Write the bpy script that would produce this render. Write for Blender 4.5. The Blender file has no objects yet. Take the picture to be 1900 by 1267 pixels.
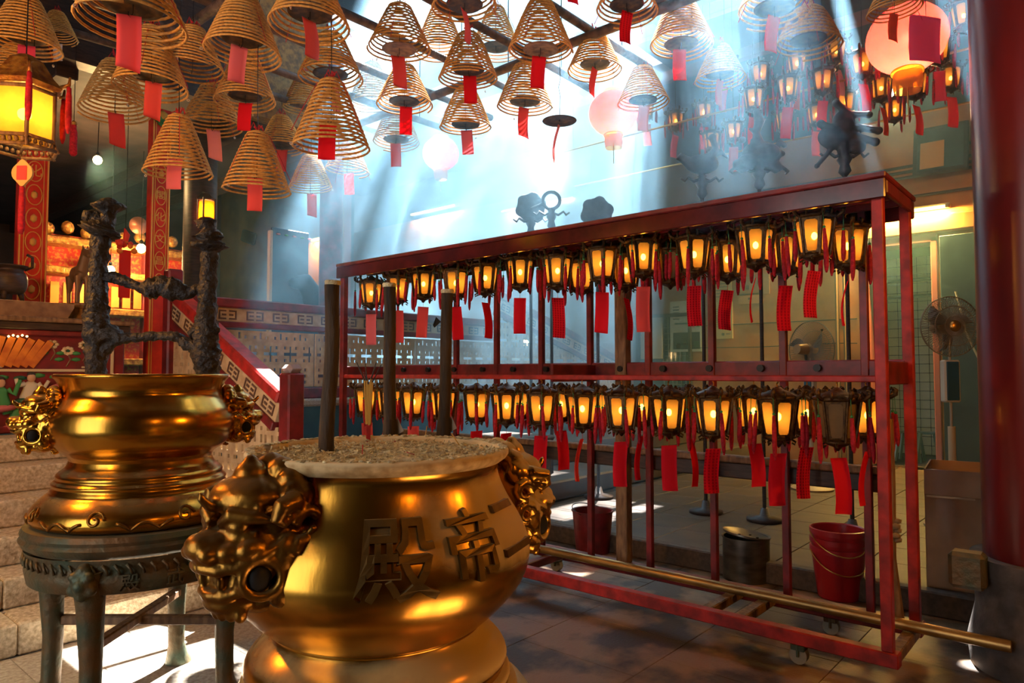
import bpy, bmesh, math, random
from mathutils import Vector, Matrix, noise
R = math.radians
PI = math.pi
sc = bpy.context.scene
COL = sc.collection
rng = random.Random(7)

# ------------------------------------------------------------------ camera, sky, sun, exposure
F = 1300.0
PITCH = math.atan(58.5 / F)
CA, SA = 0.757, 0.6534           # forward in the temple's own axes: x along the altar front, y along the lantern rack
EYE = 1.5
cam_d = bpy.data.cameras.new('camera'); cam = bpy.data.objects.new('camera', cam_d); COL.objects.link(cam)
cam_d.sensor_width = 36.0; cam_d.lens = F / 1900 * 36.0; cam_d.clip_start = 0.05; cam_d.clip_end = 100
cam.location = (0, 0, EYE)
cam.rotation_euler = (PI / 2 + PITCH, 0, math.atan2(SA, CA) - PI / 2)
sc.camera = cam
vs = sc.view_settings
vs.view_transform = 'Standard'; vs.look = 'None'; vs.gamma = 1.0; vs.use_curve_mapping = False
vs.exposure = 0.68
w = bpy.data.worlds.new('sky'); sc.world = w; w.use_nodes = True
bg = w.node_tree.nodes['Background']
bg.inputs[0].default_value = (0.93, 0.96, 1.0, 1); bg.inputs[1].default_value = 2.3
SUN = Vector((0.55, 0.27, 1.0)).normalized()
sl = bpy.data.lights.new('sun', 'SUN'); sun = bpy.data.objects.new('sun', sl); COL.objects.link(sun)
sl.energy = 125.0; sl.angle = R(0.6); sl.color = (1.0, 0.97, 0.93)
sun.rotation_euler = SUN.to_track_quat('Z', 'Y').to_euler()
sun.location = (6, 3, 9)
sc.cycles.use_denoising = True
sc.cycles.max_bounces = 7; sc.cycles.diffuse_bounces = 3; sc.cycles.glossy_bounces = 3
sc.cycles.transmission_bounces = 3; sc.cycles.transparent_max_bounces = 12; sc.cycles.volume_bounces = 0
sc.cycles.caustics_reflective = False; sc.cycles.caustics_refractive = False
sc.cycles.sample_clamp_indirect = 4.0
sc.cycles.volume_step_rate = 4.0; sc.cycles.volume_max_steps = 96
DOOR_LIGHT = None

def ray(px, py):
    a = (px - 950) / F; b = (633.5 - py) / F
    fw = math.cos(PITCH) - b * math.sin(PITCH); up = math.sin(PITCH) + b * math.cos(PITCH)
    return SA * a + CA * fw, -CA * a + SA * fw, up, fw
def at_y(px, py, Y):             # a point at level distance Y ahead of the camera
    p, q, u, f = ray(px, py); s = Y / f
    return Vector((p * s, q * s, EYE + u * s))
def on_p(px, py, P):
    p, q, u, f = ray(px, py); s = P / p
    return Vector((P, q * s, EYE + u * s))
def on_q(px, py, Q):
    p, q, u, f = ray(px, py); s = Q / q
    return Vector((p * s, Q, EYE + u * s))
def on_z(px, py, Z):
    p, q, u, f = ray(px, py); s = (Z - EYE) / u
    return Vector((p * s, q * s, Z))
def facing(v):                   # heading that turns local -y towards the entrance side
    return math.atan2(v.y, v.x) - PI / 2

# ------------------------------------------------------------------ materials
MATS = {}
def nt(name):
    m = bpy.data.materials.new(name); m.use_nodes = True; t = m.node_tree
    for n in list(t.nodes): t.nodes.remove(n)
    o = t.nodes.new('ShaderNodeOutputMaterial'); MATS[name] = m
    return m, t, o
def N(t, kind, **kw):
    n = t.nodes.new(kind)
    for k, v in kw.items():
        if k in n.inputs: n.inputs[k].default_value = v
        else: setattr(n, k, v)
    return n
def c4(c): return (c[0], c[1], c[2], 1)
def mat(name, col, col2=None, rough=0.6, metal=0.0, scale=8.0, bump=0.0, bscale=None, detail=5, lo=0.35, hi=0.65, stretch=None, spec=0.4, dust=None, transl=0.0, flank_dir=None):
    if name in MATS: return MATS[name]
    m, t, o = nt(name); L = t.links
    b = N(t, 'ShaderNodeBsdfPrincipled'); b.inputs['Roughness'].default_value = rough; b.inputs['Metallic'].default_value = metal
    b.inputs['Specular IOR Level'].default_value = spec
    b.inputs['Base Color'].default_value = c4(col)
    tc = N(t, 'ShaderNodeTexCoord'); src = tc.outputs['Object']
    if stretch:
        mp = N(t, 'ShaderNodeMapping'); mp.inputs['Scale'].default_value = stretch; L.new(src, mp.inputs[0]); src = mp.outputs[0]
    last = None
    if col2:
        nz = N(t, 'ShaderNodeTexNoise', Scale=scale, Detail=detail); L.new(src, nz.inputs['Vector'])
        mr = N(t, 'ShaderNodeMapRange'); mr.inputs[1].default_value = lo; mr.inputs[2].default_value = hi; L.new(nz.outputs[0], mr.inputs[0])
        mx = N(t, 'ShaderNodeMix', data_type='RGBA'); mx.inputs[6].default_value = c4(col); mx.inputs[7].default_value = c4(col2)
        L.new(mr.outputs[0], mx.inputs[0]); last = mx.outputs[2]; L.new(last, b.inputs['Base Color'])
    if bump:
        n2 = N(t, 'ShaderNodeTexNoise', Scale=bscale or scale * 2, Detail=6); L.new(src, n2.inputs['Vector'])
        bp = N(t, 'ShaderNodeBump', Strength=bump, Distance=0.02); L.new(n2.outputs[0], bp.inputs['Height']); L.new(bp.outputs[0], b.inputs['Normal'])
    sh = b.outputs[0]
    if dust:                     # settled ash: it lies on whatever faces up
        dcol, thr, amt = dust
        ge = N(t, 'ShaderNodeNewGeometry'); sx = N(t, 'ShaderNodeSeparateXYZ'); L.new(ge.outputs['Normal'], sx.inputs[0])
        nz = N(t, 'ShaderNodeTexNoise', Scale=14.0, Detail=6); L.new(tc.outputs['Object'], nz.inputs['Vector'])
        ad = N(t, 'ShaderNodeMath', operation='MULTIPLY_ADD'); L.new(nz.outputs[0], ad.inputs[0]); ad.inputs[1].default_value = 0.45; L.new(sx.outputs[2], ad.inputs[2])
        if flank_dir:                # and the same colour spreads over faces turned towards the given direction
            dt = N(t, 'ShaderNodeVectorMath', operation='DOT_PRODUCT'); L.new(ge.outputs['Normal'], dt.inputs[0]); dt.inputs[1].default_value = flank_dir
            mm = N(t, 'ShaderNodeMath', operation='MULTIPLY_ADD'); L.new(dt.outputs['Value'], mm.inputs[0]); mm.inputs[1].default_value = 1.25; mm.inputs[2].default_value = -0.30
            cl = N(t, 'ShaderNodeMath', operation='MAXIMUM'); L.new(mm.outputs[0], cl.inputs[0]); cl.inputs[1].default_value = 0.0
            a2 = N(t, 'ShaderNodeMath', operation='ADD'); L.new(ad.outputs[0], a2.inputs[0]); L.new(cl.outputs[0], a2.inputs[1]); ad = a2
        mr = N(t, 'ShaderNodeMapRange'); mr.inputs[1].default_value = thr; mr.inputs[2].default_value = thr + 0.55; mr.inputs[4].default_value = amt; L.new(ad.outputs[0], mr.inputs[0])
        d = N(t, 'ShaderNodeBsdfDiffuse'); d.inputs[0].default_value = c4(dcol)
        ms = N(t, 'ShaderNodeMixShader'); L.new(mr.outputs[0], ms.inputs[0]); L.new(sh, ms.inputs[1]); L.new(d.outputs[0], ms.inputs[2]); sh = ms.outputs[0]
    if transl:
        tr = N(t, 'ShaderNodeBsdfTranslucent'); tr.inputs[0].default_value = c4(col)
        if last: L.new(last, tr.inputs[0])
        ms = N(t, 'ShaderNodeMixShader'); ms.inputs[0].default_value = transl; L.new(sh, ms.inputs[1]); L.new(tr.outputs[0], ms.inputs[2]); sh = ms.outputs[0]
    L.new(sh, o.inputs[0])
    return m
def emit(name, col, s):
    if name in MATS: return MATS[name]
    m, t, o = nt(name); e = N(t, 'ShaderNodeEmission'); e.inputs[0].default_value = c4(col); e.inputs[1].default_value = s
    t.links.new(e.outputs[0], o.inputs[0])
    return m
def shade(name, col, transl=0.55, clear=0.4, rough=0.4, scale=30):     # lit-from-inside lantern panel: scatters and lets light out
    m, t, o = nt(name); L = t.links
    tr = N(t, 'ShaderNodeBsdfTranslucent'); df = N(t, 'ShaderNodeBsdfDiffuse'); tp = N(t, 'ShaderNodeBsdfTransparent')
    tc = N(t, 'ShaderNodeTexCoord'); nz = N(t, 'ShaderNodeTexNoise', Scale=scale, Detail=3); L.new(tc.outputs['Object'], nz.inputs['Vector'])
    mx = N(t, 'ShaderNodeMix', data_type='RGBA'); mx.inputs[6].default_value = c4(col); mx.inputs[7].default_value = c4([c * 0.75 for c in col]); L.new(nz.outputs[0], mx.inputs[0])
    for n in (tr, df): L.new(mx.outputs[2], n.inputs[0])
    tp.inputs[0].default_value = c4(col)
    a = N(t, 'ShaderNodeMixShader'); a.inputs[0].default_value = transl / max(1e-3, (1 - clear)); L.new(df.outputs[0], a.inputs[1]); L.new(tr.outputs[0], a.inputs[2])
    b = N(t, 'ShaderNodeMixShader'); b.inputs[0].default_value = clear; L.new(a.outputs[0], b.inputs[1]); L.new(tp.outputs[0], b.inputs[2])
    L.new(b.outputs[0], o.inputs[0])
    return m
def tag_mat(name, col, ink=None):
    """Wish paper: thin, light shines through it; ink columns of brush writing as flat print."""
    m, t, o = nt(name); L = t.links
    tc = N(t, 'ShaderNodeTexCoord'); base = None
    if ink:
        sx = N(t, 'ShaderNodeSeparateXYZ'); L.new(tc.outputs['UV'], sx.inputs[0])
        def stripe(sock, n, duty):
            a = N(t, 'ShaderNodeMath', operation='MULTIPLY'); L.new(sock, a.inputs[0]); a.inputs[1].default_value = n
            f = N(t, 'ShaderNodeMath', operation='FRACT'); L.new(a.outputs[0], f.inputs[0])
            g = N(t, 'ShaderNodeMath', operation='LESS_THAN'); L.new(f.outputs[0], g.inputs[0]); g.inputs[1].default_value = duty
            return g.outputs[0]
        s1 = stripe(sx.outputs[0], ink[0], 0.5); s2 = stripe(sx.outputs[1], ink[1], 0.72)
        nz = N(t, 'ShaderNodeTexNoise', Scale=95.0, Detail=3); L.new(tc.outputs['UV'], nz.inputs['Vector'])
        g = N(t, 'ShaderNodeMath', operation='GREATER_THAN'); L.new(nz.outputs[0], g.inputs[0]); g.inputs[1].default_value = 0.5
        m1 = N(t, 'ShaderNodeMath', operation='MULTIPLY'); L.new(s1, m1.inputs[0]); L.new(s2, m1.inputs[1])
        m2 = N(t, 'ShaderNodeMath', operation='MULTIPLY'); L.new(m1.outputs[0], m2.inputs[0]); L.new(g.outputs[0], m2.inputs[1])
        r = N(t, 'ShaderNodeMath', operation='MULTIPLY'); L.new(m2.outputs[0], r.inputs[0]); r.inputs[1].default_value = ink[2]
        mx = N(t, 'ShaderNodeMix', data_type='RGBA'); mx.inputs[6].default_value = c4(col); mx.inputs[7].default_value = (0.03, 0.0, 0.005, 1); L.new(r.outputs[0], mx.inputs[0]); base = mx.outputs[2]
    d = N(t, 'ShaderNodeBsdfDiffuse'); tr = N(t, 'ShaderNodeBsdfTranslucent')
    for n in (d, tr):
        if base: L.new(base, n.inputs[0])
        else: n.inputs[0].default_value = c4(col)
    ms = N(t, 'ShaderNodeMixShader'); ms.inputs[0].default_value = 0.5; L.new(d.outputs[0], ms.inputs[1]); L.new(tr.outputs[0], ms.inputs[2]); L.new(ms.outputs[0], o.inputs[0])
    MATS[name] = m
    return m

# ------------------------------------------------------------------ mesh building
class MB:
    def __init__(s): s.v = []; s.f = []
    def add(s, vs, fs):
        n = len(s.v); s.v += [tuple(v) for v in vs]; s.f += [tuple(i + n for i in f) for f in fs]; return s
    def box(s, x0, x1, y0, y1, z0, z1, M=None):
        vs = [Vector((x, y, z)) for z in (z0, z1) for y in (y0, y1) for x in (x0, x1)]
        if M: vs = [M @ v for v in vs]
        return s.add(vs, [(0, 2, 3, 1), (4, 5, 7, 6), (0, 1, 5, 4), (2, 6, 7, 3), (0, 4, 6, 2), (1, 3, 7, 5)])
    def cbox(s, x0, x1, y0, y1, z0, z1, b=0.006, M=None):     # box with chamfered edges
        bm = bmesh.new(); bmesh.ops.create_cube(bm, size=1)
        for v in bm.verts: v.co = Vector(((x0 + x1) / 2 + v.co.x * (x1 - x0), (y0 + y1) / 2 + v.co.y * (y1 - y0), (z0 + z1) / 2 + v.co.z * (z1 - z0)))
        bmesh.ops.bevel(bm, geom=bm.edges[:], offset=min(b, 0.45 * min(x1 - x0, y1 - y0, z1 - z0)), segments=1, affect='EDGES')
        return s.frombm(bm, M)
    def frombm(s, bm, M=None):
        bm.verts.ensure_lookup_table()
        for i, v in enumerate(bm.verts): v.index = i
        s.add([(M @ v.co) if M else v.co for v in bm.verts], [[v.index for v in f.verts] for f in bm.faces]); bm.free(); return s
    def tube(s, pts, r, n=8, caps=True, closed=False, phase=0.0):
        pts = [Vector(p) for p in pts]; k = len(pts)
        rs = r if isinstance(r, (list, tuple)) else [r] * k
        up = None; rings = []
        for i in range(k):
            if closed: d = pts[(i + 1) % k] - pts[i - 1]
            else: d = pts[min(i + 1, k - 1)] - pts[max(i - 1, 0)]
            if d.length < 1e-9: d = Vector((0, 0, 1))
            d.normalize()
            if up is None:
                up = Vector((0, 0, 1)) if abs(d.z) < 0.9 else Vector((1, 0, 0))
            a = d.cross(up)
            if a.length < 1e-6: a = d.cross(Vector((0.3, 1, 0.2)))
            a.normalize(); b = a.cross(d).normalized(); up = b
            rings.append([pts[i] + (a * math.cos(phase + 2 * PI * j / n) + b * math.sin(phase + 2 * PI * j / n)) * rs[i] for j in range(n)])
        vs = [v for ring in rings for v in ring]; fs = []
        for i in range(k if closed else k - 1):
            for j in range(n):
                i2 = (i + 1) % k
                fs.append((i * n + j, i * n + (j + 1) % n, i2 * n + (j + 1) % n, i2 * n + j))
        if caps and not closed:
            fs.append(tuple(range(n))[::-1]); fs.append(tuple((k - 1) * n + j for j in range(n)))
        return s.add(vs, fs)
    def lathe(s, prof, n=32, c=(0, 0, 0), capb=True, capt=True, wob=None):
        vs = []; fs = []; k = len(prof)
        for (r, z) in prof:
            for j in range(n):
                a = 2 * PI * j / n; rr = r * (wob(a, z) if wob else 1)
                vs.append((c[0] + rr * math.cos(a), c[1] + rr * math.sin(a), c[2] + z))
        for i in range(k - 1):
            for j in range(n):
                fs.append((i * n + j, i * n + (j + 1) % n, (i + 1) * n + (j + 1) % n, (i + 1) * n + j))
        if capb: fs.append(tuple(range(n))[::-1])
        if capt: fs.append(tuple((k - 1) * n + j for j in range(n)))
        return s.add(vs, fs)
    def ball(s, c, r, sub=2, M=None):
        bm = bmesh.new(); bmesh.ops.create_icosphere(bm, subdivisions=sub, radius=1)
        rr = r if isinstance(r, (tuple, list)) else (r, r, r)
        for v in bm.verts: v.co = Vector((c[0] + v.co.x * rr[0], c[1] + v.co.y * rr[1], c[2] + v.co.z * rr[2]))
        return s.frombm(bm, M)
    def prism(s, poly, z0, z1, M=None):     # outline in x,y extruded in z
        n = len(poly); vs = [Vector((x, y, z0)) for x, y in poly] + [Vector((x, y, z1)) for x, y in poly]
        if M: vs = [M @ v for v in vs]
        return s.add(vs, [tuple(range(n))[::-1], tuple(range(n, 2 * n))] + [(i, (i + 1) % n, (i + 1) % n + n, i + n) for i in range(n)])
    def mesh(s, name, smooth=False):
        me = bpy.data.meshes.new(name); me.from_pydata(s.v, [], s.f); me.update()
        if smooth:
            for p in me.polygons: p.use_smooth = True
        return me
    def build(s, name, m, parent=None, smooth=False, loc=None, rz=None, sharp=None):
        me = s.mesh(name, smooth)
        if smooth and sharp: me.set_sharp_from_angle(angle=R(sharp))
        return put(name, me, m, parent, loc, rz)
def put(name, me, m, parent=None, loc=None, rz=None):
    o = bpy.data.objects.new(name, me); COL.objects.link(o)
    if m is not None and not me.materials: me.materials.append(m)
    if parent: o.parent = parent; KIDS.setdefault(parent.name, []).append(o)
    if loc is not None: o.location = loc
    if rz is not None: o.rotation_euler = (0, 0, rz)
    return o
def thing(name, label, cat, loc=(0, 0, 0), rz=0.0, group=None):
    o = bpy.data.objects.new(name, None); COL.objects.link(o); o.empty_display_size = 0.1
    o.location = loc; o.rotation_euler = (0, 0, rz); tag(o, label, cat, group); return o
def tag(o, label, cat, group=None):
    o['label'] = label; o['category'] = cat
    if group: o['group'] = group
    return o
def struct(o): o['kind'] = 'structure'; return o
def stuff(o): o['kind'] = 'stuff'; return o
def dup(root, loc=None, rz=None, label=None):
    def cp(o, par):
        c = o.copy(); COL.objects.link(c)
        if par: c.parent = par; KIDS.setdefault(par.name, []).append(c)
        for ch in KIDS.get(o.name, ()): cp(ch, c)
        return c
    r = cp(root, None)
    if loc is not None: r.location = loc
    if rz is not None: r.rotation_euler = (0, 0, rz)
    if label: r['label'] = label
    return r
KIDS = {}
def remesh(name, mb, voxel, m, parent=None, smooth_it=3, loc=None, rz=None, disp=None):
    """One continuous skin over overlapping lumps."""
    me = mb.mesh(name + '_raw'); o = bpy.data.objects.new(name + '_raw', me); COL.objects.link(o)
    r = o.modifiers.new('r', 'REMESH'); r.mode = 'VOXEL'; r.voxel_size = voxel
    if smooth_it:
        s = o.modifiers.new('s', 'SMOOTH'); s.iterations = smooth_it; s.factor = 0.5
    dg = bpy.context.evaluated_depsgraph_get()
    out = bpy.data.meshes.new_from_object(o.evaluated_get(dg)); out.name = name
    bpy.data.objects.remove(o); bpy.data.meshes.remove(me)
    if disp:
        for v in out.vertices: v.co += disp(v.co, v.normal)
    for p in out.polygons: p.use_smooth = True
    return put(name, out, m, parent, loc, rz)
def glyphs(txt, size, depth=0.004, res=2, bold=0.0):
    """Solid lettering as a mesh: baseline centre at the origin, x right, y up, z out of the face."""
    c = bpy.data.curves.new('t', 'FONT'); c.body = txt; c.size = size; c.extrude = depth / 2; c.align_x = 'CENTER'; c.align_y = 'CENTER'; c.resolution_u = res; c.offset = bold * size
    o = bpy.data.objects.new('t', c); COL.objects.link(o)
    dg = bpy.context.evaluated_depsgraph_get()
    me = bpy.data.meshes.new_from_object(o.evaluated_get(dg))
    vs = [v.co.copy() for v in me.vertices]; fs = [tuple(p.vertices) for p in me.polygons]
    bpy.data.objects.remove(o); bpy.data.curves.remove(c); bpy.data.meshes.remove(me)
    return vs, fs
def nz(p, s=1.0): return noise.noise(Vector(p) * s)

GOLD = mat('brass', (0.66, 0.33, 0.045), (0.34, 0.13, 0.015), rough=0.22, metal=1.0, scale=5, stretch=(1, 1, 0.35), lo=0.4, hi=0.85, bump=0.05, bscale=18, dust=((0.62, 0.43, 0.17), 0.80, 0.55))
GOLDN = mat('brass_ashy', (0.66, 0.33, 0.045), (0.30, 0.11, 0.014), rough=0.24, metal=1.0, scale=5, stretch=(1, 1, 0.35), lo=0.4, hi=0.85, bump=0.05, bscale=18, dust=((0.66, 0.46, 0.19), 0.78, 0.85), flank_dir=(0.60, -0.62, 0.42))
RIMM = mat('rim_ashy', (0.70, 0.50, 0.24), (0.42, 0.26, 0.10), rough=0.7, metal=0.2, scale=30, bump=0.2, dust=((0.80, 0.64, 0.36), 0.35, 0.9))
FASC = mat('fascia_gloss', (0.11, 0.012, 0.012), (0.05, 0.008, 0.008), rough=0.16, scale=6)
KERB = mat('kerb_stone', (0.10, 0.075, 0.055), (0.06, 0.045, 0.035), rough=0.8, scale=30)
GOLDD = mat('dark_brass', (0.40, 0.19, 0.03), (0.13, 0.055, 0.012), rough=0.36, metal=0.95, scale=9, lo=0.3, hi=0.7, bump=0.1, bscale=40, dust=((0.24, 0.16, 0.07), 0.85, 0.7))
ASH = mat('ash', (0.86, 0.76, 0.44), (0.42, 0.36, 0.22), rough=0.95, scale=60, bump=0.6, bscale=90)
IRON = mat('verdigris_iron', (0.06, 0.085, 0.055), (0.15, 0.085, 0.035), rough=0.5, metal=0.5, scale=9, bump=0.35, bscale=30, dust=((0.40, 0.33, 0.18), 0.85, 0.6))
CHAR = mat('char', (0.020, 0.017, 0.015), (0.07, 0.055, 0.04), rough=0.45, scale=14, bump=1.0, bscale=45, lo=0.5, hi=0.8, dust=((0.12, 0.09, 0.06), 1.0, 0.5))
GRAN = mat('granite', (0.42, 0.38, 0.31), (0.20, 0.16, 0.12), rough=0.75, scale=120, detail=8, bump=0.25, bscale=90)
REDP = mat('red_paint', (0.22, 0.015, 0.02), (0.09, 0.010, 0.012), rough=0.42, scale=9, bump=0.06, bscale=40, dust=((0.30, 0.20, 0.12), 0.95, 0.5))
REDB = mat('red_paint_bright', (0.50, 0.025, 0.02), (0.22, 0.014, 0.012), rough=0.5, scale=12, bump=0.08, bscale=50)
REDL = mat('red_lacquer', (0.15, 0.010, 0.010), (0.07, 0.007, 0.008), rough=0.28, scale=3, bump=0.03, bscale=14, stretch=(1, 1, 0.3))
DARKW = mat('dark_wood', (0.055, 0.030, 0.022), (0.020, 0.012, 0.010), rough=0.5, scale=10, bump=0.1, stretch=(1, 1, 6))
WOOD = mat('worn_wood', (0.26, 0.15, 0.07), (0.13, 0.07, 0.035), rough=0.65, scale=10, bump=0.15, stretch=(4, 4, 1))
BLACKM = mat('lantern_metal', (0.045, 0.024, 0.012), (0.11, 0.06, 0.02), rough=0.4, metal=0.7, scale=40, bump=0.2)
CREAM = mat('cream_fretwork', (0.60, 0.44, 0.25), (0.42, 0.28, 0.15), rough=0.7, scale=12)
PLAST = mat('ochre_plaster', (0.56, 0.22, 0.055), (0.30, 0.11, 0.035), rough=0.85, scale=1.6, detail=9, bump=0.12, bscale=12)
BLUEW = mat('blue_wall', (0.02, 0.10, 0.15), (0.015, 0.06, 0.09), rough=0.6, scale=3)
INC = mat('incense', (0.78, 0.45, 0.13), (0.55, 0.28, 0.07), rough=0.8, scale=50)
SMOKED = mat('sooty_plate', (0.055, 0.045, 0.035), (0.20, 0.12, 0.05), rough=0.5, metal=0.5, scale=22, lo=0.45, hi=0.75)
SMOKEG = mat('tan_plate', (0.40, 0.25, 0.10), (0.16, 0.10, 0.05), rough=0.5, metal=0.4, scale=22)
WIRE = mat('black_wire', (0.02, 0.02, 0.02), rough=0.4, metal=0.6)
THREAD = mat('red_thread', (0.55, 0.02, 0.03), rough=0.8)
TASS = mat('tassel_red', (0.66, 0.02, 0.045), (0.36, 0.01, 0.025), rough=0.75, scale=60, transl=0.25)
BRASSW = mat('brass_wire', (0.75, 0.42, 0.10), rough=0.35, metal=1.0)
GREENB = mat('green_bead', (0.03, 0.20, 0.08), rough=0.25)
POLE = mat('bamboo_pole', (0.16, 0.10, 0.075), (0.05, 0.035, 0.03), rough=0.6, scale=14, bump=0.5, bscale=30, stretch=(1, 1, 1))
TAGS = {
 'red': tag_mat('tag_red', (0.98, 0.03, 0.055)), 'redink': tag_mat('tag_red_written', (0.98, 0.03, 0.055), (5, 17, 0.8)),
 'coral': tag_mat('tag_coral', (0.98, 0.17, 0.16)), 'pink': tag_mat('tag_pink', (0.98, 0.29, 0.32)), 'pale': tag_mat('tag_pale_pink', (0.98, 0.46, 0.46)),
 'magenta': tag_mat('tag_magenta', (0.95, 0.13, 0.28)), 'orange': tag_mat('tag_orange', (0.95, 0.16, 0.05)), 'redwrit': tag_mat('tag_red_few_lines', (0.95, 0.02, 0.04), (4, 15, 0.6)),
 'white': tag_mat('tag_white', (0.75, 0.72, 0.78), (2, 8, 0.5))}
# ------------------------------------------------------------------ the setting
FLOORM = mat('stone_floor', (0.27, 0.16, 0.08), (0.05, 0.030, 0.018), rough=0.48, scale=2.6, detail=10, bump=0.12, bscale=60, lo=0.44, hi=0.57)
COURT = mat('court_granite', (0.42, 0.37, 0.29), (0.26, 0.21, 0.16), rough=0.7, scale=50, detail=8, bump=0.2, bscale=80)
TILEF = mat('hall_floor_tile', (0.075, 0.045, 0.025), (0.045, 0.028, 0.017), rough=0.5, scale=5, bump=0.05)
GROUT = mat('dark_joint', (0.035, 0.028, 0.024), rough=0.9)
CEILM = mat('ceiling_boards', (0.05, 0.032, 0.028), (0.025, 0.018, 0.016), rough=0.7, scale=5)
HALLM = mat('hall_dark_wall', (0.055, 0.030, 0.020), (0.03, 0.018, 0.013), rough=0.8, scale=2)
PINKW = mat('pink_wall', (0.45, 0.12, 0.10), rough=0.8)
TILEW = mat('glazed_tile', (0.52, 0.58, 0.42), (0.42, 0.46, 0.32), rough=0.25, scale=3)
STEP = mat('worn_step', (0.66, 0.54, 0.37), (0.36, 0.27, 0.16), rough=0.8, scale=45, detail=8, bump=0.5, bscale=70)

fl = struct(MB().box(-4, 13.8, -4, 7, -0.2, -0.012).build('floor', GROUT))
i = 0
for a in range(-2, 10):              # slabs of the courtyard floor, joints left open
    for b_ in range(-1, 8):
        x0 = a * 0.56 + (0.28 if b_ % 2 else 0); y0 = b_ * 0.72 - 0.3
        if x0 > 5.0 or y0 > 4.4 or (x0 < 0.1 and y0 < 0.5): continue
        d = 0.002 * rng.random()
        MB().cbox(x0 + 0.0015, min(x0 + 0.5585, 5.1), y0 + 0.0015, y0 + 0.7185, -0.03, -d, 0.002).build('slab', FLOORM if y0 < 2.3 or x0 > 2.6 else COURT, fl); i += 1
rf = struct(MB().box(5.1, 13.8, -4, 6.3, -0.1, 0.138).build('floor_raised', GROUT))
for a in range(0, 13):
    for b_ in range(0, 10):
        x0 = 5.1 + a * 0.5; y0 = -0.6 + b_ * 0.5
        MB().cbox(x0 + 0.003, x0 + 0.497, y0 + 0.003, y0 + 0.497, 0.12, 0.15, 0.003).build('tile', TILEF, rf)
MB().cbox(5.02, 5.12, -0.6, 4.4, 0, 0.15, 0.01).build('kerb', KERB, rf)
pf = struct(MB().box(-1.6, 11.2, 6.32, 15.4, 0, 1.04).build('platform', BLUEW))
MB().box(2.75, 7.0, 6.27, 6.32, 0.0, 1.16).build('facing_panel', BLUEW, pf)
MB().cbox(2.6, 7.0, 6.2, 6.42, 1.16, 1.24, 0.02).build('coping', GRAN, pf)
for k, (q0, z1) in enumerate(((4.5, 0.36), (5.3, 0.62))):
    o = struct(MB().cbox(5.3, 11.1, q0, 6.26, 0.15 if k == 0 else 0.361, z1, 0.02).build('platform_step', TILEF))

# back wall with its two openings, side walls, walls of the hall
def wall(name, m, *boxes):
    b = MB()
    for bx in boxes: b.box(*bx)
    return struct(b.build(name, m))
D0, D1, DT = 1.86, 2.80, 3.40
W0, W1, WB, WT = 5.55, 6.7, 1.0, 2.55
wb = wall('wall_back', PLAST, (11.2, 11.5, -3, D0, 0, 5.2), (11.2, 11.5, D1, W0, 0, 5.2), (11.2, 11.5, W1, 16, 0, 5.2),
     (11.2, 11.5, D0, D1, DT, 5.2), (11.2, 11.5, D0, D1, 0, 0.15), (11.2, 11.5, W0, W1, WT, 5.2), (11.2, 11.5, W0, W1, 0, WB))
for z in (0.95, 1.62, 2.3): MB().cbox(11.185, 11.2, D1 + 0.1, W0 - 0.1, z, z + 0.012, 0.003).build('board_joint', DARKW, wb)
wall('wall_back_upper', DARKW, (11.6, 11.8, -3, 16, 5.0, 6.6))
wall('wall_right', HALLM, (-4, 13.8, -3.2, -3, 0, 6.4))
wall('wall_front', HALLM, (-4.2, -4, -3.2, 1.0, 0, 6.4), (-4.2, -4, 4.2, 15.4, 0, 6.4), (-4.2, -4, 1.0, 4.2, 4.4, 6.4))
wall('wall_sun_block', HALLM, (13.8, 14.0, -3.2, 16, 0, 6.4))  # added out of view, keeps stray sun out of the tiled room
wall('wall_left', HALLM, (-4, 11.2, 15.2, 15.4, 0, 6.4))
wall('wall_hall_side', PINKW, (7.6, 7.75, 10.6, 15.2, 1.04, 6.3))
wall('wall_hall_plaster', PLAST, (7.57, 7.6, 10.6, 15.2, 2.55, 6.3))
kb = wall('trim_key_band', mat('purple_trim', (0.16, 0.05, 0.09), rough=0.6), (7.52, 7.57, 10.6, 15.2, 2.33, 2.55))
wall('wall_hall_front', mat('gilded_gable', (0.38, 0.22, 0.06), (0.14, 0.07, 0.03), rough=0.6, scale=20, bump=0.3), (3.3, 4.5, 6.62, 6.8, 4.15, 6.4))
wall('wall_hall_front_dark', DARKW, (-4, 3.3, 6.62, 6.8, 4.15, 6.4))
wall('wall_side_room', DARKW, (-4, -1.7, 4.4, 4.6, 0, 6.4))

# ceiling over the court: openings placed to shape sun shafts, bars across them
Z = 6.3
OPEN = [(5.85, 6.35, 2.2, 6.1), (5.4, 6.5, 6.5, 7.2), (5.4, 6.5, 7.7, 8.2), (4.8, 5.5, 4.9, 6.1), (6.1, 6.55, 0.7, 1.5), (4.5, 5.3, 1.85, 2.55)]
OPEN += [(7.7, 8.4, q0, q1) for q0, q1 in ((2.25, 2.38), (4.75, 5.15), (5.7, 6.7), (7.0, 7.3), (7.9, 8.9), (9.4, 9.8))]
OPEN += [(8.5, 9.9, q0, q1) for q0, q1 in ((5.2, 6.0), (6.4, 7.2), (7.7, 9.8))]
xs = sorted({-4.0, 13.8} | {o[0] for o in OPEN} | {o[1] for o in OPEN}); ys = sorted({-3.2, 15.4} | {o[2] for o in OPEN} | {o[3] for o in OPEN})
cb = MB()
for x0, x1 in zip(xs, xs[1:]):
    for y0, y1 in zip(ys, ys[1:]):
        mx, my = (x0 + x1) / 2, (y0 + y1) / 2
        if not any(o[0] < mx < o[1] and o[2] < my < o[3] for o in OPEN): cb.box(x0, x1, y0, y1, Z, Z + 0.15)
ce = struct(cb.build('ceiling', CEILM))
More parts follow.
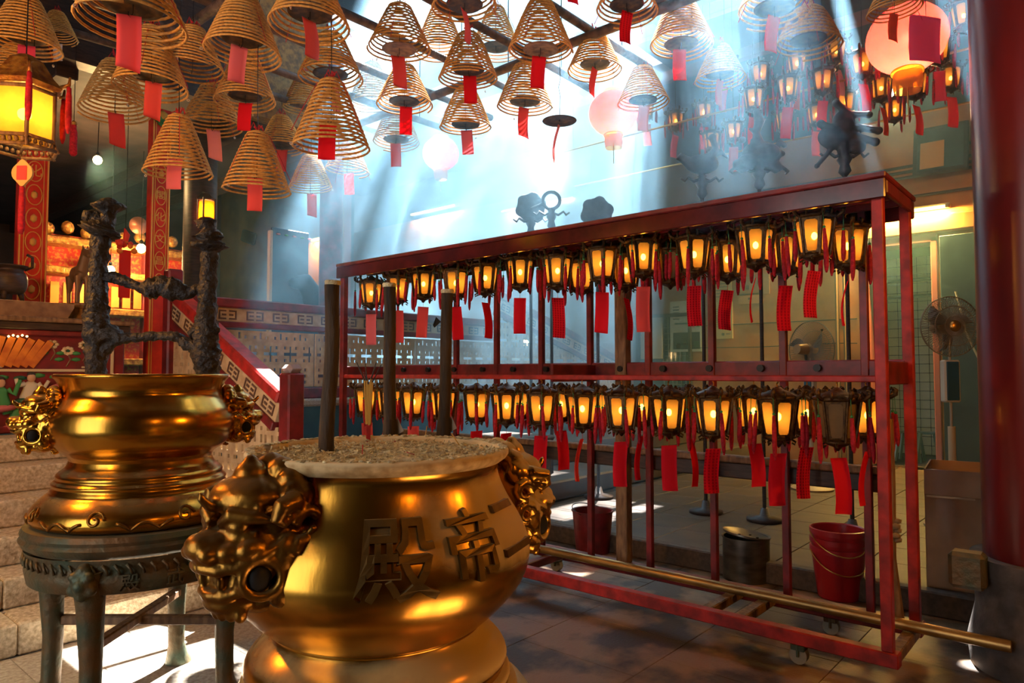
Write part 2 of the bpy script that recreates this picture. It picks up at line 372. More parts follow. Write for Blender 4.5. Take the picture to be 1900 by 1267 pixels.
PINKB = mat('roof_bar_paint', (0.40, 0.14, 0.12), rough=0.6)
for x in (7.55, 8.4, 9.9): MB().cbox(x, x + 0.12, 1.6, 10.2, Z - 0.16, Z + 0.02, 0.01).build('roof_bar', PINKB, ce)
for y in (3.3, 4.5, 5.4, 6.9, 7.6, 9.1): MB().cbox(7.55, 9.9, y, y + 0.1, Z - 0.1, Z + 0.02, 0.01).build('roof_bar', PINKB, ce)
hc = struct(MB().box(-4, 4.8, 6.8, 15.2, 4.2, 4.32).build('ceiling_hall', CEILM))
for x in (0.2, 1.9, 3.6, 4.62): MB().cbox(x, x + 0.18, 6.8, 15.2, 4.05, 4.2, 0.01).build('beam', DARKW, hc)

# granite stairs to the altar hall
st = thing('stone_stairs', 'flight of worn granite steps climbing past the left brass urn to the altar', 'stairs', (0, 4.47, 0))
for k in range(6):
    for x0, x1 in ((-1.55, -0.2), (-0.2, 1.15), (1.15, 2.66)):
        MB().cbox(x0 + 0.001, x1 - 0.001, 0.3 * k - 0.02, min(0.3 * k + 0.34, 1.84), 0.173 * k + 0.002, 0.173 * (k + 1), 0.011).build('step', STEP, st)
MB().box(-1.5, 2.6, 0.25, 1.84, 0, 0.17).build('core', GRAN, st)

# fretwork balustrades
def fret(w_, h_, u, pat):
    """Carved panel in the x-z plane: bars left standing between the cut-outs."""
    b = MB(); nx, nzz = int(w_ / u), int(h_ / u)
    T = len(pat)
    solid = lambda i, j: 0 <= i < nx and 0 <= j < nzz and (pat[j % T][(i + (j // T) * (len(pat[0]) // 2)) % len(pat[0])] != '.' or i in (0, nx - 1) or j in (0, nzz - 1))
    for j in range(nzz):
        i = 0
        while i < nx:
            if not solid(i, j): i += 1; continue
            k = i
            while k < nx and solid(k, j): k += 1
            b.box(i * u, k * u, -0.012, 0.012, j * u, (j + 1) * u); i = k
    return b
def plus_tile():                     # dark crosses between pierced cream squares
    T = []
    for j in range(14):
        r = ''
        for i in range(14):
            cross = (i in (6, 7) and 2 <= j <= 11) or (j in (6, 7) and 2 <= i <= 11)
            hole = (i in (2, 3, 10, 11)) and (j in (2, 3, 10, 11))
            r += '.' if cross or hole else '#'
        T.append(r)
    return T
PLUS = plus_tile()
SLOT = ["########", "#.##.##.", "#.##.##.", "########", "#.###..#", "########", "##.##.##", "##.##.##"]
def key(u, d=0.006):                 # one meander in relief, about 10u by 6u
    b = MB()
    L_ = ((0, 5, 5, 6), (0, 1, 0, 5), (1, 5, 0, 1), (2.2, 5, 2.4, 3.6))
    for (x0, x1, z0, z1) in L_ + tuple((12 - r[1], 12 - r[0], r[2], r[3]) for r in L_):
        b.box(x0 * u, x1 * u, -d, 0.0, z0 * u, z1 * u)
    return b
KEYM = mat('key_relief', (0.10, 0.05, 0.03), rough=0.7)
bl = thing('balustrade', 'long cream fretwork balustrade on the platform edge, dark red top rail and key band', 'balustrade', (2.78, 6.3, 1.24))
L_ = 4.15
MB().cbox(0, L_, -0.06, 0.06, 0.0, 0.11, 0.01).build('base_rail', REDP, bl)
fr_m = fret(1.37, 0.56, 0.0156, PLUS).mesh('lattice_panel')
for k in range(3): put('lattice_panel', fr_m, CREAM, bl, (0.01 + k * 1.38, 0, 0.12))
MB().cbox(0, L_, -0.045, 0.045, 0.685, 0.74, 0.008).build('mid_rail', REDP, bl)
MB().cbox(0, L_, -0.03, 0.03, 0.74, 0.87, 0.004).build('key_band', CREAM, bl)
km = key(0.0145).mesh('key_motif')
for k in range(15): put('key_motif', km, KEYM, bl, (0.06 + k * 0.275, -0.03, 0.76))
MB().cbox(-0.03, L_, -0.07, 0.07, 0.87, 0.96, 0.012).build('top_rail', REDP, bl)
def stair_rail(name, label, loc, rz, run, rise, z0, hgt, pat, u):
    """Sloping rail over a fretwork side; local x runs up the flight."""
    t = thing(name, label, 'balustrade', loc, rz)
    ang = math.atan2(rise, run); ln = math.hypot(run, rise)
    M = Matrix.Translation((0, 0, z0)) @ Matrix.Rotation(-ang, 4, 'Y')
    MB().cbox(0, ln, -0.07, 0.07, -0.02, 0.08, 0.014, M).build('handrail', REDB if 'red' in label[:30] else REDP, t)
    MB().cbox(0, ln, -0.03, 0.03, -0.17, -0.02, 0.004, M).build('key_band', CREAM, t)
    n = int(ln / 0.28)
    for k in range(n): 
        o = put('key_motif', km, KEYM, t); o.matrix_local = M @ Matrix.Translation((0.05 + k * ln / n, 0.03, -0.145)) @ Matrix.Rotation(PI, 4, 'Z') @ Matrix.Translation((-0.17, 0, 0))
        o = put('key_motif', km, KEYM, t); o.matrix_local = M @ Matrix.Translation((0.05 + k * ln / n, -0.03, -0.145))
    MB().cbox(0, ln, -0.045, 0.045, -0.24, -0.17, 0.006, M).build('lower_rail', REDP, t)
    b = MB(); T = len(pat); nx = int(run / u)
    for i in range(nx):
        top = z0 + (i + 0.5) * u / run * rise - 0.22; j = 0; z = max(0.06, top - hgt)
        j0 = int(z / u); j1 = int(top / u); j = j0
        while j < j1:
            if pat[j % T][i % len(pat[0])] == '.': j += 1; continue
            k = j
            while k < j1 and pat[k % T][i % len(pat[0])] != '.': k += 1
            b.box(i * u, (i + 1) * u, -0.012, 0.012, j * u, k * u); j = k
    b.build('lattice_panel', CREAM, t)
    return t
sr = stair_rail('stair_balustrade', 'red sloping stair rail with cream fretwork side behind the left urn', (2.73, 4.5, 0), PI / 2, 1.8, 0.87, 1.30, 1.2, SLOT, 0.03)
MB().cbox(-0.16, -0.03, -0.065, 0.065, 0, 1.5, 0.012).build('newel_post', REDP, sr)
MB().cbox(-0.155, -0.035, -0.06, 0.06, 1.5, 1.56, 0.03).build('newel_cap', mat('worn_cap', (0.35, 0.28, 0.28), rough=0.6), sr)
MB().cbox(1.78, 1.9, -0.065, 0.065, 1.04, 2.42, 0.014).build('upper_post', REDP, sr)
stair_rail('stair_balustrade', 'dark sloping stair rail with fretwork side seen through the lantern rack', (9.9, 6.2, 0.3), PI, 3.0, 0.85, 1.35, 0.95, PLUS, 0.018)

# tiled room seen through the doorway
tr_ = struct(MB().box(13.3, 13.5, -0.6, 4.2, 0.0, 4.0).build('wall_tiled_room', GROUT))
tm = MB().cbox(-0.012, 0, 0.004, 0.146, 0.004, 0.146, 0.004).mesh('tile')
for a in range(12):
    for b_ in range(22):
        o = put('tile', tm, TILEW, tr_, (13.3, 1.15 + a * 0.15, 0.15 + b_ * 0.15))
wall('wall_room_side', TILEW, (11.5, 13.3, 0.9, 1.05, 0.1, 4.0))
d1 = struct(MB().cbox(11.13, 11.5, D0 - 0.02, D0 + 0.06, 0.15, DT, 0.01).cbox(11.13, 11.5, D1 - 0.06, D1 + 0.02, 0.15, DT, 0.01).cbox(11.13, 11.5, D0 - 0.02, D1 + 0.02, DT - 0.08, DT + 0.04, 0.01).build('door_1', mat('door_frame_red', (0.30, 0.08, 0.06), rough=0.5)))
MB().cbox(11.06, 11.12, D0 - 0.86, D0 - 0.06, 0.16, DT - 0.02, 0.008).build('door_leaf', mat('blue_black_door', (0.012, 0.022, 0.034), rough=0.45), d1)
MB().cbox(11.1, 11.2, D0 - 0.8, D1 + 0.2, DT + 0.04, DT + 0.3, 0.03).build('lintel', PLAST, d1)
for z in (2.75, 3.02): MB().tube([(12.9, 0.9, z), (12.9, 3.6, z)], 0.03, 8).build('pipe', mat('grey_pipe', (0.10, 0.14, 0.14), rough=0.4), tr_)
sp = MB().cbox(13.26, 13.285, 1.55, 2.25, 2.0, 2.45, 0.01).build('notice_board', mat('pale_board', (0.42, 0.50, 0.42), rough=0.5)); tag(sp, 'pale notice board on the tiled wall seen through the doorway', 'board')
sp = MB().cbox(13.27, 13.287, 1.95, 2.25, 1.72, 1.86, 0.01).build('sign_plate', mat('orange_plate', (0.55, 0.28, 0.12), rough=0.5)); tag(sp, 'small orange plate under the board in the tiled room', 'sign')
# window with a paper sheet over half of it
w1 = struct(MB().cbox(11.15, 11.3, W0, W0 + 0.06, WB, WT, 0.01).cbox(11.15, 11.3, W1 - 0.06, W1, WB, WT, 0.01).cbox(11.15, 11.3, W0, W1, WT - 0.06, WT, 0.01).cbox(11.15, 11.3, W0, W1, WB, WB + 0.06, 0.01).build('window_1', DARKW))
MB().box(11.28, 11.29, W0, W1, WB, WT).build('pane', mat('dark_glass', (0.015, 0.05, 0.07), rough=0.1, spec=0.6), w1)
for k in range(7): MB().cbox(11.24, 11.27, W0 + 0.06 + k * 0.085, W0 + 0.068 + k * 0.085, WB, WT, 0.002).build('muntin', mat('pale_muntin', (0.3, 0.38, 0.38), rough=0.5), w1)
for k in range(14): MB().cbox(11.24, 11.27, W0, W0 + 0.6, WB + 0.1 * k, WB + 0.008 + 0.1 * k, 0.002).build('muntin', MATS['pale_muntin'], w1)
MB().cbox(11.16, 11.2, W0 + 0.55, W0 + 1.0, 1.75, 2.5, 0.01).build('blind', mat('cream_blind', (0.62, 0.54, 0.34), rough=0.7), w1)

# conduits along the back wall
for k, (z, y0, y1) in enumerate(((4.28, -2, 9), (4.36, -2, 9), (4.44, -2, 9), (4.0, -2, 7), (4.62, -2, 1.7))):
    o = MB().tube([(11.15, y0 + (y1 - y0) * i / 14, z + 0.012 * nz((i * 0.7, k * 3, 0))) for i in range(15)], 0.022, 6).build('conduit', mat('dark_conduit', (0.06, 0.04, 0.035), rough=0.5))
    tag(o, ('lowest dark conduit of the bundle clipped high along the ochre back wall', 'dark conduit second from the bottom of the bundle along the back wall', 'topmost of the three close conduits along the back wall', 'single dark conduit running below the bundle on the back wall', 'short dark conduit ending at the framed mirror on the back wall')[k], 'conduit')
o = MB().tube([(11.14, 1.35, 4.3), (11.14, 1.35, 3.2), (11.14, 1.3, 0.2)], 0.03, 8).build('drain_pipe', PLAST); tag(o, 'ochre vertical pipe running down the back wall beside the doorway', 'pipe')
for k, y in enumerate((3.05, 3.16)):
    o = MB().tube([(11.14, y, 3.9), (11.14, y, 0.2)], 0.028, 8).build('drain_pipe', mat('brown_pipe', (0.17, 0.10, 0.045), rough=0.5)); tag(o, ('brown vertical pipe on the back wall, nearer the doorway of the pair', 'brown vertical pipe on the back wall, farther from the doorway of the pair')[k], 'pipe')

# columns
def col(name, label, x, y, r, z0, z1, m, base=None):
    t = thing(name, label, 'column', (x, y, z0)); t['kind'] = 'structure'
    MB().lathe([(r * 1.02, 0.0), (r, (z1 - z0) * 0.5), (r * 0.98, z1 - z0)], 40).build('shaft', m, t, True, sharp=40)
    if base: MB().lathe(base, 40).build('pedestal', mat('pedestal_stone', (0.10, 0.085, 0.075), (0.05, 0.04, 0.035), rough=0.6, scale=10, bump=0.3), t, True, sharp=30)
    return t
c_ = col('column', 'huge dark red lacquered column on a stone pedestal at the right edge', 4.50, 0.28, 0.285, 0.0, 6.3, REDL, [(0.36, 0), (0.37, 0.12), (0.33, 0.3), (0.33, 0.44), (0.355, 0.5), (0.35, 0.56)])
MB().cbox(-0.34, -0.22, 0.24, 0.40, 0.42, 0.60, 0.02).build('bracket', IRON, c_)
col('column', 'hall column beside the fretwork balustrade, behind the smoke', 4.66, 6.75, 0.13, 1.04, 5.2, REDP)
col('column', 'dark hall column behind the right charred post', 3.5, 7.5, 0.17, 1.04, 4.2, DARKW)
# ------------------------------------------------------------------ wish tags (thin curled paper)
_TM = {}
def tag_mesh(w_, h_, curl, cut=0.0):
    k = (round(w_, 3), round(h_, 3), curl, cut)
    if k in _TM: return _TM[k]
    nx, ny = 4, 10; vs = []; fs = []; uv = []
    for s in (0, 1):
        for j in range(ny + 1):
            for i in range(nx + 1):
                u, v = i / nx, j / ny
                x = (u - 0.5) * w_; z = -v * h_ - cut * u * w_ * (v)
                y = curl * (0.05 * math.sin(v * 2.4) + 0.6 * x * x / w_ * (0.3 + v)) + (0.0012 if s else 0)
                vs.append((x, y, z)); uv.append((u, 1 - v))
    M_ = (nx + 1) * (ny + 1); idx = lambda s, i, j: s * M_ + j * (nx + 1) + i
    for j in range(ny):
        for i in range(nx):
            fs.append((idx(0, i, j), idx(0, i, j + 1), idx(0, i + 1, j + 1), idx(0, i + 1, j)))
            fs.append((idx(1, i, j), idx(1, i + 1, j), idx(1, i + 1, j + 1), idx(1, i, j + 1)))
    for i in range(nx):
        for j in (0, ny): fs.append((idx(0, i, j), idx(0, i + 1, j), idx(1, i + 1, j), idx(1, i, j)))
    for j in range(ny):
        for i in (0, nx): fs.append((idx(0, i, j), idx(1, i, j), idx(1, i, j + 1), idx(0, i, j + 1)))
    me = bpy.data.meshes.new('wish_tag'); me.from_pydata(vs, [], fs)
    l = me.uv_layers.new(name='uv')
    for p in me.polygons:
        p.use_smooth = True
        for li in p.loop_indices: l.data[li].uv = uv[me.loops[li].vertex_index]
    _TM[k] = me
    return me
def wish_tag(parent, kind, w_, h_, rot, loc, curl=0.5, cut=0.0, name='wish_tag', tilt=0.0):
    me = tag_mesh(w_, h_, curl, cut)
    key_ = (me.name, kind)
    if key_ not in _TM:
        m2 = me.copy(); m2.materials.clear(); m2.materials.append(TAGS[kind]); _TM[key_] = m2
    o = put(name, _TM[key_], None, parent, loc)
    o.rotation_euler = (tilt, rng.uniform(-0.07, 0.07), rot)
    return o

# ------------------------------------------------------------------ the lantern rack
QR = lambda px, P: on_p(px, 650, P).y
RP0, RP1, RQ0, RQ1, RT = 3.77, 4.31, 0.87, 5.25, 2.47
rk = thing('lantern_rack', 'long wheeled dark red timber rack with a boarded top, rows of lanterns inside', 'rack', (0, 0, 0))
MB().cbox(RP0 - 0.06, RP1 + 0.08, RQ0 - 0.05, RQ1 + 0.05, RT - 0.02, RT + 0.01, 0.006).build('top_board', REDP, rk)
MB().cbox(RP0 - 0.055, RP0 - 0.025, RQ0 - 0.045, RQ1 + 0.05, RT - 0.12, RT - 0.02, 0.006).build('fascia', FASC, rk)
MB().cbox(RP1 + 0.03, RP1 + 0.06, RQ0 - 0.045, RQ1 + 0.05, RT - 0.12, RT - 0.02, 0.006).build('fascia', FASC, rk)
MB().cbox(RP0, RP1, RQ0 - 0.045, RQ0 - 0.02, RT - 0.09, RT - 0.02, 0.006).build('fascia', REDP, rk)
def post(p, q, s=0.021, z0=0.17, z1=RT - 0.02, m=REDP): MB().cbox(p - s, p + s, q - s, q + s, z0, z1, 0.004).build('post', m, rk)
post(RP0, RQ0, 0.026, 0.17, m=REDB); post(RP0, RQ1, 0.026); post(RP1, RQ0 - 0.01, 0.026, m=REDB); post(RP1, RQ1, 0.026)
for px in (1607, 1456, 1324, 1206, 1098, 1008, 925, 850): post(RP1 - 0.02, QR(px, RP1), 0.021)
MB().cbox(RP1 - 0.05, RP1 + 0.03, QR(1157, RP1) - 0.045, QR(1157, RP1) + 0.045, 0.17, RT - 0.03, 0.006).build('stout_post', WOOD, rk)
MB().cbox(RP1 - 0.03, RP1 + 0.02, RQ0, RQ1, 1.475, 1.575, 0.008).build('mid_beam', REDP, rk)
for k in range(13):
    MB().tube([(RP1 - 0.06, RQ0 + 0.12 + k * 0.335, 1.53), (RP1 - 0.02, RQ0 + 0.12 + k * 0.335, 1.53)], 0.022, 10).build('knob', WIRE, rk)
MB().cbox(RP0 - 0.014, RP0 + 0.014, RQ0, RQ1, 1.455, 1.487, 0.005).build('hanging_rail', REDB, rk)
MB().cbox(RP0 + 0.24, RP0 + 0.27, RQ0, RQ1, RT - 0.07, RT - 0.02, 0.005).build('hanging_rail', REDP, rk)
MB().cbox(RP1 - 0.11, RP1 - 0.09, RQ0, RQ1, RT - 0.07, RT - 0.02, 0.005).build('hanging_rail', REDP, rk)
MB().cbox(RP1 - 0.16, RP1 - 0.13, RQ0, RQ1, 1.46, 1.487, 0.005).build('hanging_rail', REDP, rk)
for q in (RQ0, 2.9, RQ1): MB().cbox(RP0, RP1, q - 0.012, q + 0.012, 1.44, 1.56, 0.005).build('cross_bar', REDP, rk)
MB().cbox(RP1 + 0.0, RP1 + 0.07, RQ0 + 0.1, RQ1, 0.93, 0.975, 0.008).build('shelf_rail', WOOD, rk)
MB().cbox(RP1 + 0.02, RP1 + 0.05, RQ0 + 0.1, RQ1, 0.83, 0.93, 0.008).build('shelf_rail', DARKW, rk)
BZ0, BZ1 = 0.10, 0.17
MB().cbox(RP0 - 0.035, RP0 + 0.035, RQ0 - 0.05, RQ1 + 0.05, BZ0, BZ1, 0.006).build('base_beam', REDB, rk)
MB().cbox(RP1 - 0.05, RP1 + 0.05, RQ0 - 0.05, RQ1 + 0.05, BZ0, BZ1, 0.006).build('base_beam', REDP, rk)
for q in (RQ0 - 0.015, RQ0 + 0.75, RQ0 + 0.95, 3.2, 4.3, RQ1): MB().cbox(RP0 + 0.03, RP1 - 0.04, q - 0.03, q + 0.03, BZ0 + 0.01, BZ1 - 0.005, 0.006).build('cross_member', WOOD if q < 3 else REDP, rk)
for q in (RQ0 + 0.42, RQ0 + 2.4, RQ1 - 0.3):
    for p in (RP0, RP1):
        f_ = MB().cbox(p - 0.03, p + 0.03, q - 0.035, q + 0.035, 0.07, 0.10, 0.004).tube([(p - 0.026, q, 0.10), (p - 0.026, q, 0.04)], 0.008, 6).build('caster', IRON, rk)
        MB().tube([(p - 0.02, q, 0.045), (p + 0.02, q, 0.045)], 0.045, 16).build('wheel', mat('caster_rubber', (0.30, 0.28, 0.20), rough=0.6), f_)
MB().tube([(RP1 - 0.06, RQ0 + 0.08, 1.25), (RP1 - 0.055, RQ0 + 0.085, 0.9), (RP1 - 0.065, RQ0 + 0.08, 0.5), (RP1 - 0.05, RQ0 + 0.06, 0.18)], [0.02, 0.028, 0.02, 0.03], 8).build('bound_stick', WOOD, rk)
kn = MB()
for k in range(5): kn.ball((RP1 - 0.06 + 0.012 * (-1) ** k, RQ0 + 0.06, 0.6 + 0.025 * k), (0.03, 0.03, 0.018), 1)
kn.build('rope_knot', mat('old_rope', (0.25, 0.18, 0.11), rough=0.9), rk, True)
pipe = MB().tube([(RP1 - 0.19, 0.42, 0.20), (RP1 - 0.20, 2.6, 0.20), (RP1 - 0.20, 5.3, 0.20)], 0.029, 16).build('brass_pipe', mat('dull_brass_pipe', (0.50, 0.30, 0.09), (0.26, 0.15, 0.05), rough=0.35, metal=0.7, scale=14, stretch=(1, 0.4, 1)), None, True, sharp=50)
tag(pipe, 'long dull brass pipe lying along the rack base and sticking out past its end', 'pipe')

# ------------------------------------------------------------------ small palace lanterns
PANE = shade('amber_pane', (1.0, 0.42, 0.06), 0.5, 0.42)
PANE_DIM = shade('unlit_pane', (0.42, 0.30, 0.16), 0.35, 0.2)
BULB = emit('bulb', (1.0, 0.78, 0.36), 40.0)
LIT = 20.0
RTOP, RBOT, ZT, ZB = 0.108, 0.078, -0.095, -0.285
def hexpt(k, r, z): a = PI / 3 * k + PI / 6; return Vector((r * math.cos(a), r * math.sin(a), z))
def lantern_meshes():
    g = {}
    fr = MB(); pans = []
    for k in range(6):
        A, B = hexpt(k, RTOP, ZT), hexpt(k + 1, RTOP, ZT); C_, D_ = hexpt(k + 1, RBOT, ZB), hexpt(k, RBOT, ZB)
        def P(u, v): return (A * (1 - u) + B * u) * (1 - v) + (D_ * (1 - u) + C_ * u) * v
        inner = [(0.28, .06), (0.72, .06), (0.83, .12), (0.84, .5), (0.83, .9), (0.74, .95), (0.26, .95), (0.17, .9), (0.16, .5), (0.17, .12)]
        outer = [(0.25, 0), (0.75, 0), (1, 0), (1, .5), (1, 1), (0.75, 1), (0.25, 1), (0, 1), (0, .5), (0, 0)]
        nrm = (B - A).cross(D_ - A).normalized(); nrm = nrm if nrm.dot((A + B) / 2) > 0 else -nrm
        vs = [P(*i) for i in outer] + [P(*i) for i in inner] + [P(*i) - nrm * 0.006 for i in inner]
        n = 10; fr.add(vs, [(i, (i + 1) % n, (i + 1) % n + n, i + n) for i in range(n)] + [(i + n, (i + 1) % n + n, (i + 1) % n + 2 * n, i + 2 * n) for i in range(n)])
        pans.append(MB().add([P(*i) - nrm * 0.004 for i in inner], [tuple(range(n))]).mesh('panel'))
        fr.tube([A * 1.02 + Vector((0, 0, 0.004)), D_ * 1.03 - Vector((0, 0, 0.004))], 0.007, 6)
    fr.lathe([(RBOT + 0.006, ZB - 0.012), (RBOT + 0.01, ZB - 0.004), (RBOT, ZB + 0.004)], 6, capb=False, capt=False)
    g['frame'] = fr.mesh('frame'); g['pans'] = pans
    cr = MB().lathe([(RTOP, ZT), (RTOP + 0.016, ZT + 0.008), (RTOP + 0.01, ZT + 0.022), (0.07, ZT + 0.04), (0.03, ZT + 0.055), (0.012, ZT + 0.07)], 12, capb=False)
    for k in range(6):           # scrolling dragon arms at the corners
        a = PI / 3 * k + PI / 6; d = Vector((math.cos(a), math.sin(a), 0))
        pts = [d * r + Vector((0, 0, ZT + z)) for r, z in ((0.09, 0.02), (0.125, 0.012), (0.15, 0.028), (0.155, 0.05), (0.142, 0.06), (0.134, 0.05))]
        cr.tube(pts, [0.013, 0.011, 0.012, 0.010, 0.008, 0.006], 6)
        cr.ball(d * 0.15 + Vector((0, 0, ZT + 0.04)), 0.014, 1)
        e = Vector((-d.y, d.x, 0))
        cr.tube([d * 0.115 + e * 0.05 + Vector((0, 0, ZT + 0.01)), d * 0.12 + e * 0.055 + Vector((0, 0, ZT + 0.035)), d * 0.108 + e * 0.045 + Vector((0, 0, ZT + 0.045))], 0.007, 5)
    g['crown'] = cr.mesh('crown', True)
    bs = MB().lathe([(RBOT + 0.004, ZB - 0.01), (0.05, ZB - 0.03), (0.02, ZB - 0.042), (0.006, ZB - 0.06)], 12)
    for k in range(6):
        a = PI / 3 * k; d = Vector((math.cos(a), math.sin(a), 0))
        bs.tube([d * 0.06 + Vector((0, 0, ZB - 0.015)), d * 0.085 + Vector((0, 0, ZB - 0.03)), d * 0.08 + Vector((0, 0, ZB - 0.045)), d * 0.066 + Vector((0, 0, ZB - 0.036))], 0.006, 5)
    g['base'] = bs.mesh('base', True)
    g['hook'] = MB().tube([(0, 0, ZT + 0.06)] + [(0.014 * math.sin(t), 0, ZT + 0.082 - 0.012 * math.cos(t)) for t in (0.5, 1.6, 2.7, 3.6)] + [(0, 0, ZT + 0.1)], 0.0035, 6).mesh('hook')
    g['bulb'] = MB().ball((0, 0, -0.185), (0.016, 0.016, 0.022), 2).mesh('bulb', True)
    tm = []
    for L_ in (0.17, 0.23):
        b = MB().lathe([(0.004, 0.0), (0.009, -0.006), (0.009, -0.03), (0.0115, -0.05), (0.013, -L_ * 0.7), (0.010, -L_ * 0.9), (0.004, -L_)], 8, wob=lambda a, z: 1 + 0.18 * math.sin(4 * a))
        tm.append(b.mesh('tassel', True))
    g['tassel'] = tm
    g['bead'] = MB().ball((0, 0, 0.006), 0.009, 1).tube([(0, 0, 0.012), (0, 0, 0.10)], 0.0018, 4).mesh('bead', True)
    g['string'] = MB().tube([(0, 0, ZB - 0.05), (0, 0.002, ZB - 0.1)], 0.0012, 4).mesh('string')
    return g
LG = lantern_meshes()
for m_, me in ((BLACKM, LG['frame']), (BLACKM, LG['crown']), (BLACKM, LG['base']), (BRASSW, LG['hook']), (BULB, LG['bulb']), (GREENB, LG['bead']), (THREAD, LG['string'])): me.materials.append(m_)
for me in LG['tassel']: me.materials.append(TASS)
LG['dim'] = []
for me in LG['pans']:
    d = me.copy(); d.materials.append(PANE_DIM); LG['dim'].append(d); me.materials.append(PANE)
lamp = bpy.data.lights.new('lantern_lamp', 'POINT'); lamp.energy = LIT; lamp.color = (1.0, 0.62, 0.22); lamp.shadow_soft_size = 0.012
def lantern(loc, rz, label, group, lit=True, tagk='red', tagrot=None, tagw=0.092, tagh=0.27, curl=0.6, cord=0.0, small=False, name='palace_lantern'):
    t = thing(name, label, 'lantern', loc, rz, group)
    put('frame', LG['frame'], None, t); put('crown', LG['crown'], None, t); put('base', LG['base'], None, t)
    put('hook', LG['hook'], None, t)
    for me in (LG['pans'] if lit else LG['dim']): put('panel', me, None, t)
    if lit:
        put('bulb', LG['bulb'], None, t)
        l = bpy.data.objects.new('lamp', lamp); COL.objects.link(l); l.parent = t; l.location = (0.0, 0.0, -0.185); KIDS.setdefault(t.name, []).append(l)
    for k in range(6):
        a = PI / 3 * k + PI / 6
        o = put('tassel', LG['tassel'][(k + int(loc[1] * 7)) % 2], None, t, (0.148 * math.cos(a), 0.148 * math.sin(a), ZT - 0.075))
        o.rotation_euler = (rng.uniform(-.06, .06), rng.uniform(-.06, .06), 0)
        put('bead', LG['bead'], None, o)
    if tagk:
        put('string', LG['string'], None, t)
        rot = tagrot if tagrot is not None else rng.uniform(-0.5, 0.5)
        wish_tag(t, tagk, tagw, tagh * rng.uniform(0.9, 1.1), rot - rz, (0, 0, ZB - 0.095), curl * rng.choice((-1, 1, 1)), rng.choice((0, 0, 0.08)))
    if cord: MB().tube([(0, 0, ZT + 0.09), (0, 0, cord)], 0.003, 5).build('cord', WIRE, t)
    return t
VIEW = math.atan2(SA, CA) - PI / 2        # tags mostly face the entrance side
ORD = ['first', 'second', 'third', 'fourth', 'fifth', 'sixth', 'seventh', 'eighth', 'ninth', 'tenth', 'eleventh', 'twelfth', 'thirteenth', 'fourteenth']
def th(k): return ORD[k] if k else 'first'
upper = [(1515, 'redink', .35), (1405, 'red', 1.25), (1290, 'redink', .1), (1195, 'coral', 0.1), (1118, 'red', 0.0), (1035, 'redink', .2), (965, 'red', .1), (900, 'red', .9), (845, 'red', .2), (785, 'coral', .1), (738, 'coral', .3), (688, 'pink', .1)]
for k, (px, tk, r_) in enumerate(upper):
    lantern((4.02, QR(px, 4.02), 2.445 - 0.012 * (k % 3)), rng.uniform(0, 1), f'lit amber lantern in the upper front row of the rack, {th(k)} from its right end', 'lanterns in the upper row of the rack', True, tk, VIEW + r_)
for k, (px, tk, r_) in enumerate([(1577, 'red', 1.2), (1461, 'redwrit', .2), (1352, 'redink', .3), (1245, None, 0), (1162, 'redink', 1.0), (1080, None, 0)]):
    lantern((4.21, QR(px, 4.21), 2.40), rng.uniform(0, 1), f'amber lantern in the upper back row of the rack, {th(k)} from its right end', 'lanterns in the upper row of the rack', k != 3, tk, VIEW + r_)
lower = [(1551, 'red', .2, 0), (1442, 'red', .1, 1), (1322, 'redwrit', .2, 1), (1240, 'red', 0.0, 1), (1152, 'red', .25, 1), (1080, 'coral', 1.2, 1), (1004, 'red', .15, 1), (940, 'red', .6, 1), (885, 'red', .4, 1), (822, 'coral', .2, 1), (768, 'coral', 0.3, 1), (722, 'red', .8, 1), (682, 'coral', .2, 1)]
for k, (px, tk, r_, lit) in enumerate(lower):
    lantern((3.77, QR(px, 3.77), 1.452), PI / 6 * (k % 2) + 0.2, f'{"lit amber" if lit else "unlit brown-paned"} lantern in the lower front row of the rack, {th(k)} from its right end', 'lanterns in the lower row of the rack', bool(lit), tk, VIEW + r_)
for k, (px, tk, r_, lit) in enumerate([(1607, 'red', .8, 1), (1495, 'redink', .3, 1), (1397, 'red', .2, 1), (1278, 'red', .9, 0), (1190, 'red', 1.0, 1), (1105, None, 0, 1), (1040, 'red', .4, 1), (965, None, 0, 1)]):
    lantern((4.165, QR(px, 4.165), 1.455), rng.uniform(0, 1), f'{"lit amber" if lit else "unlit"} lantern in the lower back row of the rack, {th(k)} from its right end', 'lanterns in the lower row of the rack', bool(lit), tk, VIEW + r_)

# lanterns hung high over the far side of the court
HI = [(1479, 119, 'orange'), (1462, 165, 'red'), (1527, 152, 'red'), (1456, 225, None), (1515, 214, 'coral'), (1570, 191, 'orange'), (1361, 245, 'coral'), (1320, 262, None), (1306, 209, 'red'), (1411, 139, None), (1552, 96, 'pale'), (1698, 158, 'coral'), (1764, 146, 'red'), (1742, 96, 'magenta'), (1398, 185, 'coral'), (1635, 165, 'orange'), (1254, 225, 'magenta'), (1788, 30, None), (1200, 205, 'pale'), (1345, 130, 'red'), (1600, 120, 'magenta'), (1660, 205, None)]
hs = sorted(HI, key=lambda h: h[0])
for k, (px, py, tk) in enumerate(hs):
    P = (7.2, 7.7, 8.2)[k % 3] if py < 190 else 8.4
    v = on_p(px, py, P); v.z += 0.19
    lantern(v, rng.uniform(0, 1), f'small lantern hung high over the far court, {ORD[len(hs) - 1 - k] + " from the right column" if len(hs) - 1 - k < 14 else ORD[k] + " from the smoky middle"}', 'lanterns hung high over the court', True, tk, VIEW + rng.uniform(-.5, .7), 0.11, 0.30, 0.6, 6.3 - v.z)
